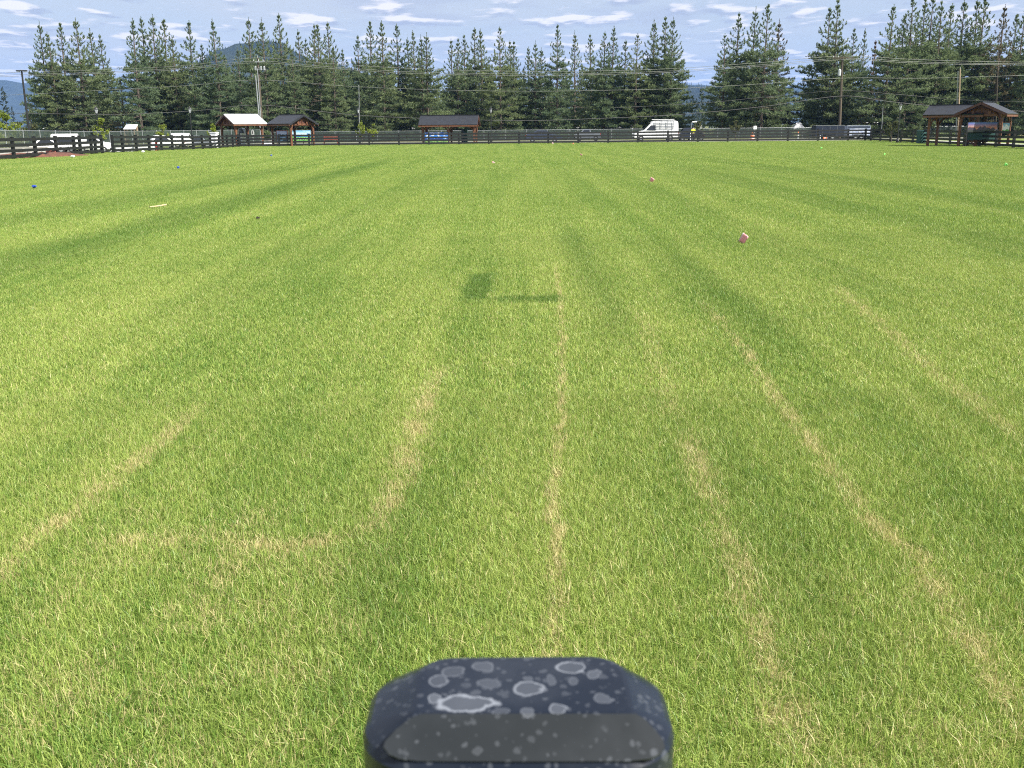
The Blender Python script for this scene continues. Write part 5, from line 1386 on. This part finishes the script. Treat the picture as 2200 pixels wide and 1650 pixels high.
marker_flag('small orange pink marker flag near the centre of the field', 1056, 352, 0.15, 0.16, 0.10, ('orange_flag', 'pink_white'), 0.1, (0.05, 0.3))
marker_flag('small pale marker flag far out right of the centre line', 1245, 335, 0.18, 0.17, 0.12, ('pink_white', 'pink'), -0.4, (0.1, 0.4))
marker_flag('tiny orange marker flag close to the far fence below the parked car', 1185, 309.6, 0.2, 0.2, 0.14, ('orange_flag', 'pink_white'), 0.2, (0.05, 0.3))
marker_flag('tiny orange marker flag just right of the other tiny orange one', 1229.5, 310.5, 0.2, 0.16, 0.12, ('orange_flag',), 0.2, (0.05, 0.3))
marker_flag('bright green marker flag at the right edge of the field', 2155, 358, 0.2, 0.14, 0.14, ('green_flag',), -0.3, (0.1, 0.4), 'green marker flags')
marker_flag('pale green marker flag midway along the right part of the field', 1898, 334, 0.17, 0.13, 0.12, ('green_flag',), 0.4, (0.1, 0.3), 'green marker flags')
marker_flag('small green white marker flag below the navy trailer', 1761.5, 320.5, 0.2, 0.16, 0.14, ('green_flag',), 0.0, (0.1, 0.3), 'green marker flags')
def ball_marker(label, px, py, r_):
    p = ground(px, py); t = thing('marker_flag', label, 'flag', p, 0.4, 'blue marker flags')
    MB().tube([(0, 0, -0.02), (0, 0, 0.1)], 0.0025, 5).build('wire_stem', M['steel'], t)
    bm = bmesh.new(); bmesh.ops.create_icosphere(bm, subdivisions=2, radius=r_); rr = random.Random(px)
    for v in bm.verts: v.co *= rr.uniform(0.72, 1.15); v.co.z *= 0.75; v.co.z += 0.1
    me = bpy.data.meshes.new('flag_film'); bm.to_mesh(me); bm.free(); me.materials.append(M['blue_flag']); link_mesh('flag_film', me, t)
ball_marker('crumpled bright blue marker flag at the far left of the field', 74, 407, 0.075)
ball_marker('crumpled blue marker flag between the stick and the left fence', 383, 364, 0.075)
ball_marker('faint crumpled blue marker flag before the two small shelters', 583, 337, 0.08)
def stick():
    a, b = ground(322, 448.5), ground(358, 445.5); m_ = (a + b) / 2 + Vector((0, 0.02, -0.008))
    o = MB().tube([a - m_ + Vector((0, 0, .045)), (b - m_) * 0.1 + Vector((0, 0, .06)), b - m_ + Vector((0, 0, .07))], [0.016, 0.02, 0.022], 7).build('stick', M['stick'])
    o.location = m_; tag(o, 'pale bleached stick lying in the dark green band at left', 'stick')
stick()
rock('soil_clod', 'small dark clod of soil right of the pale stick', 'soil clod', ground(554, 472) + Vector((0, 0, 0.04)), 0.05, 'dark_soil', 7)
rock('stone', 'small white stone at the foot of the left fence', 'stone', ground(156, 339) + Vector((0, 0, 0.08)), 0.14, 'white_wall', 8)
rock('stone', 'small white stone below the white hatchback by the left fence', 'stone', ground(307, 328) + Vector((0, 0, 0.08)), 0.14, 'white_wall', 9)

# ------------------------------------------------------------------ the black machine housing in the foreground
def housing_mat(base=(0.006, 0.010, 0.020), rough=0.27, nm='spotted_black_plastic'):
    mt = bpy.data.materials.new(nm); mt.use_nodes = True
    n = NT(mt.node_tree); bs = n.N['Principled BSDF']
    pos = n.new('ShaderNodeTexCoord').outputs['Object']
    x, y, z = n.sep(pos)
    wv = n.new('ShaderNodeVectorMath', operation='MULTIPLY_ADD')
    nz = n.new('ShaderNodeTexNoise'); n.L.new(pos, nz.inputs['Vector']); nz.inputs['Scale'].default_value = 60; nz.inputs['Detail'].default_value = 3
    n.L.new(nz.outputs['Color'], wv.inputs[0]); wv.inputs[1].default_value = (0.011, 0.011, 0.011); n.L.new(pos, wv.inputs[2])
    fac = None
    for sc, r0, thr, st in ((44, 0.26, 0.52, 0.22), (78, 0.38, 0.44, 0.24), (140, 0.42, 0.42, 0.18)):
        v = n.new('ShaderNodeTexVoronoi'); v.inputs['Scale'].default_value = sc; v.inputs['Randomness'].default_value = 1.0
        n.L.new(wv.outputs[0], v.inputs['Vector'])
        cr, cg, cb = n.sep(v.outputs['Color'])
        rad = n.math('MULTIPLY', cg, r0)
        d = n.math('SUBTRACT', rad, v.outputs['Distance'])
        sp = n.math('MULTIPLY', n.smooth(d, -0.08, 0.10), n.smooth(cr, thr, thr + 0.05, 0, st))
        rim = n.math('MULTIPLY', n.smooth(n.math('ABSOLUTE', d), 0.0, 0.05, 1, 0), n.smooth(cr, thr, thr + 0.05, 0, st * 0.5))
        k = n.math('ADD', n.math('MULTIPLY', sp, n.math('MULTIPLY_ADD', cb, 0.6, 0.3)), rim)
        fac = k if fac is None else n.math('MAXIMUM', fac, k)
    # named big stains: (px,py) centre, half sizes in px, on the top face
    for (px, py, rx, ry, s, body) in [(1005, 1508, 62, 18, 0.95, 0.34), (940, 1497, 14, 9, 0.7, 0.6), (1140, 1478, 30, 14, 0.75, 0.35), (1230, 1431, 30, 12, 0.8, 0.3), (1282, 1446, 15, 11, 0.5, 0.7), (948, 1460, 20, 12, 0.5, 0.5),
                                      (980, 1440, 24, 10, 0.35, 0.6), (1042, 1429, 22, 9, 0.4, 0.6), (1055, 1463, 24, 9, 0.35, 0.7), (1300, 1497, 18, 10, 0.4, 0.8), (1205, 1520, 19, 11, 0.7, 0.55), (1138, 1526, 13, 8, 0.45, 0.8),
                                      (1237, 1462, 10, 8, 0.4, 0.7), (1190, 1458, 9, 12, 0.35, 0.8), (1140, 1455, 10, 6, 0.35, 0.8), (1080, 1524, 16, 6, 0.4, 0.6)]:
        c = hsp(px, py); ax = hsp(px + rx, py) - c; ay = hsp(px, py + ry) - c
        dx = n.math('DIVIDE', n.math('SUBTRACT', n.sep(wv.outputs[0])[0], c.x + 0.003), max(0.002, abs(ax.x))); dy = n.math('DIVIDE', n.math('SUBTRACT', n.sep(wv.outputs[0])[1], c.y + 0.003), max(0.002, abs(ay.y)))
        r2 = n.math('SQRT', n.math('ADD', n.math('MULTIPLY', dx, dx), n.math('MULTIPLY', dy, dy)))
        r2 = n.math('ADD', r2, n.math('MULTIPLY', n.math('SUBTRACT', nz.outputs['Fac'], 0.5), 1.1))
        inside = n.smooth(r2, 0.75, 1.15, s * body * 0.6, 0)
        rim = n.smooth(n.math('ABSOLUTE', n.math('SUBTRACT', r2, 0.95)), 0.0, 0.20, s * 0.85, 0)
        fac = n.math('MAXIMUM', fac, n.math('MAXIMUM', inside, rim))
    dust = n.smooth(n.noise(pos, 9, 4, 0.6), 0.35, 0.7, 0.0, 0.06)
    tot = n.math('MINIMUM', n.math('ADD', fac, dust), 1.0)
    n.L.new(n.mix(tot, (*base, 1), (0.22, 0.24, 0.28, 1)), bs.inputs['Base Color'])
    n.L.new(n.math('MULTIPLY_ADD', tot, 0.35, rough), bs.inputs['Roughness'])
    bs.inputs['Specular IOR Level'].default_value = 0.27
    return mt
H_Z = CAM_H - 0.50      # height of the flat top
H_O = Vector((0.0, 0.82, 0.0))
def hsp(px, py):
    d = ray(px, py); k = (H_Z - CAM_H) / d.z
    return Vector((d.x * k, d.y * k, H_Z)) - H_O
def rrect(x0, x1, y0, y1, rf, rb, z, seg=16):
    """rounded rectangle loop, rf front corner radius, rb back corner radius"""
    pts = []
    for cx, cy, r_, a0 in ((x1 - rf, y0 + rf, rf, -PI / 2), (x1 - rb, y1 - rb, rb, 0), (x0 + rb, y1 - rb, rb, PI / 2), (x0 + rf, y0 + rf, rf, PI)):
        for k in range(seg + 1): a = a0 + PI / 2 * k / seg; pts.append((cx + r_ * math.cos(a), cy + r_ * math.sin(a), z))
    return pts
def housing():
    M['housing'] = housing_mat()
    M['housing_panel'] = housing_mat((0.011, 0.014, 0.017), 0.45, 'spotted_reflection_grey')
    t = thing('machine_housing', 'black plastic machine housing with chalky dried water spots in the foreground', 'machine housing', H_O)
    back = hsp(1110, 1417).y + 0.016; mid = hsp(1110, 1532).y
    xl, xr = hsp(785, 1590).x - 0.011, hsp(1445, 1590).x + 0.011
    zr = H_Z - 0.024
    d_ = ray(1110, 1640); f0 = d_.y * (zr - CAM_H) / d_.z - H_O.y
    loops = [rrect(xl + 0.006, xr - 0.006, f0 - 0.01, back + 0.002, 0.060, 0.050, H_Z - 0.55),
             rrect(xl, xr, f0 - 0.012, back + 0.004, 0.060, 0.050, H_Z - 0.30),
             rrect(xl, xr, f0 - 0.004, back + 0.004, 0.060, 0.050, zr - 0.006),
             rrect(xl + 0.002, xr - 0.002, f0, back + 0.002, 0.060, 0.050, zr),
             rrect(xl + 0.007, xr - 0.007, f0 + 0.006, back - 0.001, 0.058, 0.048, zr + 0.005),
             rrect(xl + 0.046, xr - 0.038, mid - 0.004, back - 0.010, 0.012, 0.034, H_Z - 0.0010),
             rrect(xl + 0.050, xr - 0.042, mid + 0.002, back - 0.014, 0.010, 0.031, H_Z)]
    n = len(loops[0]); b = MB(); vs = [p for L_ in loops for p in L_]; fs = []
    for i in range(len(loops) - 1):
        for k in range(n): k2 = (k + 1) % n; fs.append((i * n + k, i * n + k2, (i + 1) * n + k2, (i + 1) * n + k))
    fs.append(tuple(range(n - 1, -1, -1))); q = (len(loops) - 1) * n; fs.append(tuple(range(q, q + n)))
    b.add(vs, fs); o = b.build('casing', M['housing'], t, smooth=False)
    for p in o.data.polygons:
        p.use_smooth = True
    o.data.set_sharp_from_angle(angle=math.radians(7.5))
    # added matte plate on the camera-facing slope, its grey painting in a reflection
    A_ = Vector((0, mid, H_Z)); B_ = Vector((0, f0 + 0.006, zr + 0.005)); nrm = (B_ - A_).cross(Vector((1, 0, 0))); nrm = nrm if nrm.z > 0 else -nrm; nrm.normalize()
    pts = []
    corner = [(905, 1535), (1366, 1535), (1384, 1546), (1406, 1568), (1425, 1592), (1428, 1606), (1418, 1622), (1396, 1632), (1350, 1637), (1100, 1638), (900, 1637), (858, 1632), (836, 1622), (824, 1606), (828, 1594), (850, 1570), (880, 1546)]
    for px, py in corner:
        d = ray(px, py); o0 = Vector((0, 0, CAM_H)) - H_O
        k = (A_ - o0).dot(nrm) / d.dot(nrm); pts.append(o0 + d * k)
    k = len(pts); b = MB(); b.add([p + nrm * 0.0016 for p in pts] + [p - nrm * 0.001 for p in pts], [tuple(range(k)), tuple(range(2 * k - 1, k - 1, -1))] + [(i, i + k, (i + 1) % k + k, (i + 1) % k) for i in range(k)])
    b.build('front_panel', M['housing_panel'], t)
    cy = (f0 + back) / 2; cx = (xl + xr) / 2
    MB().lathe([(0.05, 0.06), (0.05, H_Z - 0.56)], 16, (cx, cy, 0)).build('column', M['black_metal'], t, smooth=False)
    MB().box((cx, cy, 0.04), (0.34, 0.24, 0.06)).build('foot_plate', M['black_metal'], t, bevel=0.01)
housing()

# ------------------------------------------------------------------ air
def haze():
    mt = bpy.data.materials.new('air'); mt.use_nodes = True
    n = NT(mt.node_tree); n.N.clear()
    v = n.new('ShaderNodeVolumePrincipled'); v.inputs['Color'].default_value = (0.28, 0.50, 1.0, 1); v.inputs['Density'].default_value = HAZE
    v.inputs['Anisotropy'].default_value = 0.0
    out = n.new('ShaderNodeOutputMaterial'); n.L.new(v.outputs[0], out.inputs['Volume'])
    o = MB().box((0, 4800, 224.5), (13000, 11000, 451)).build('haze', mt)
    tag(o, kind='stuff', label='pale blue air between the field and the hills', cat='haze')
HAZE = 0.95e-4
haze()
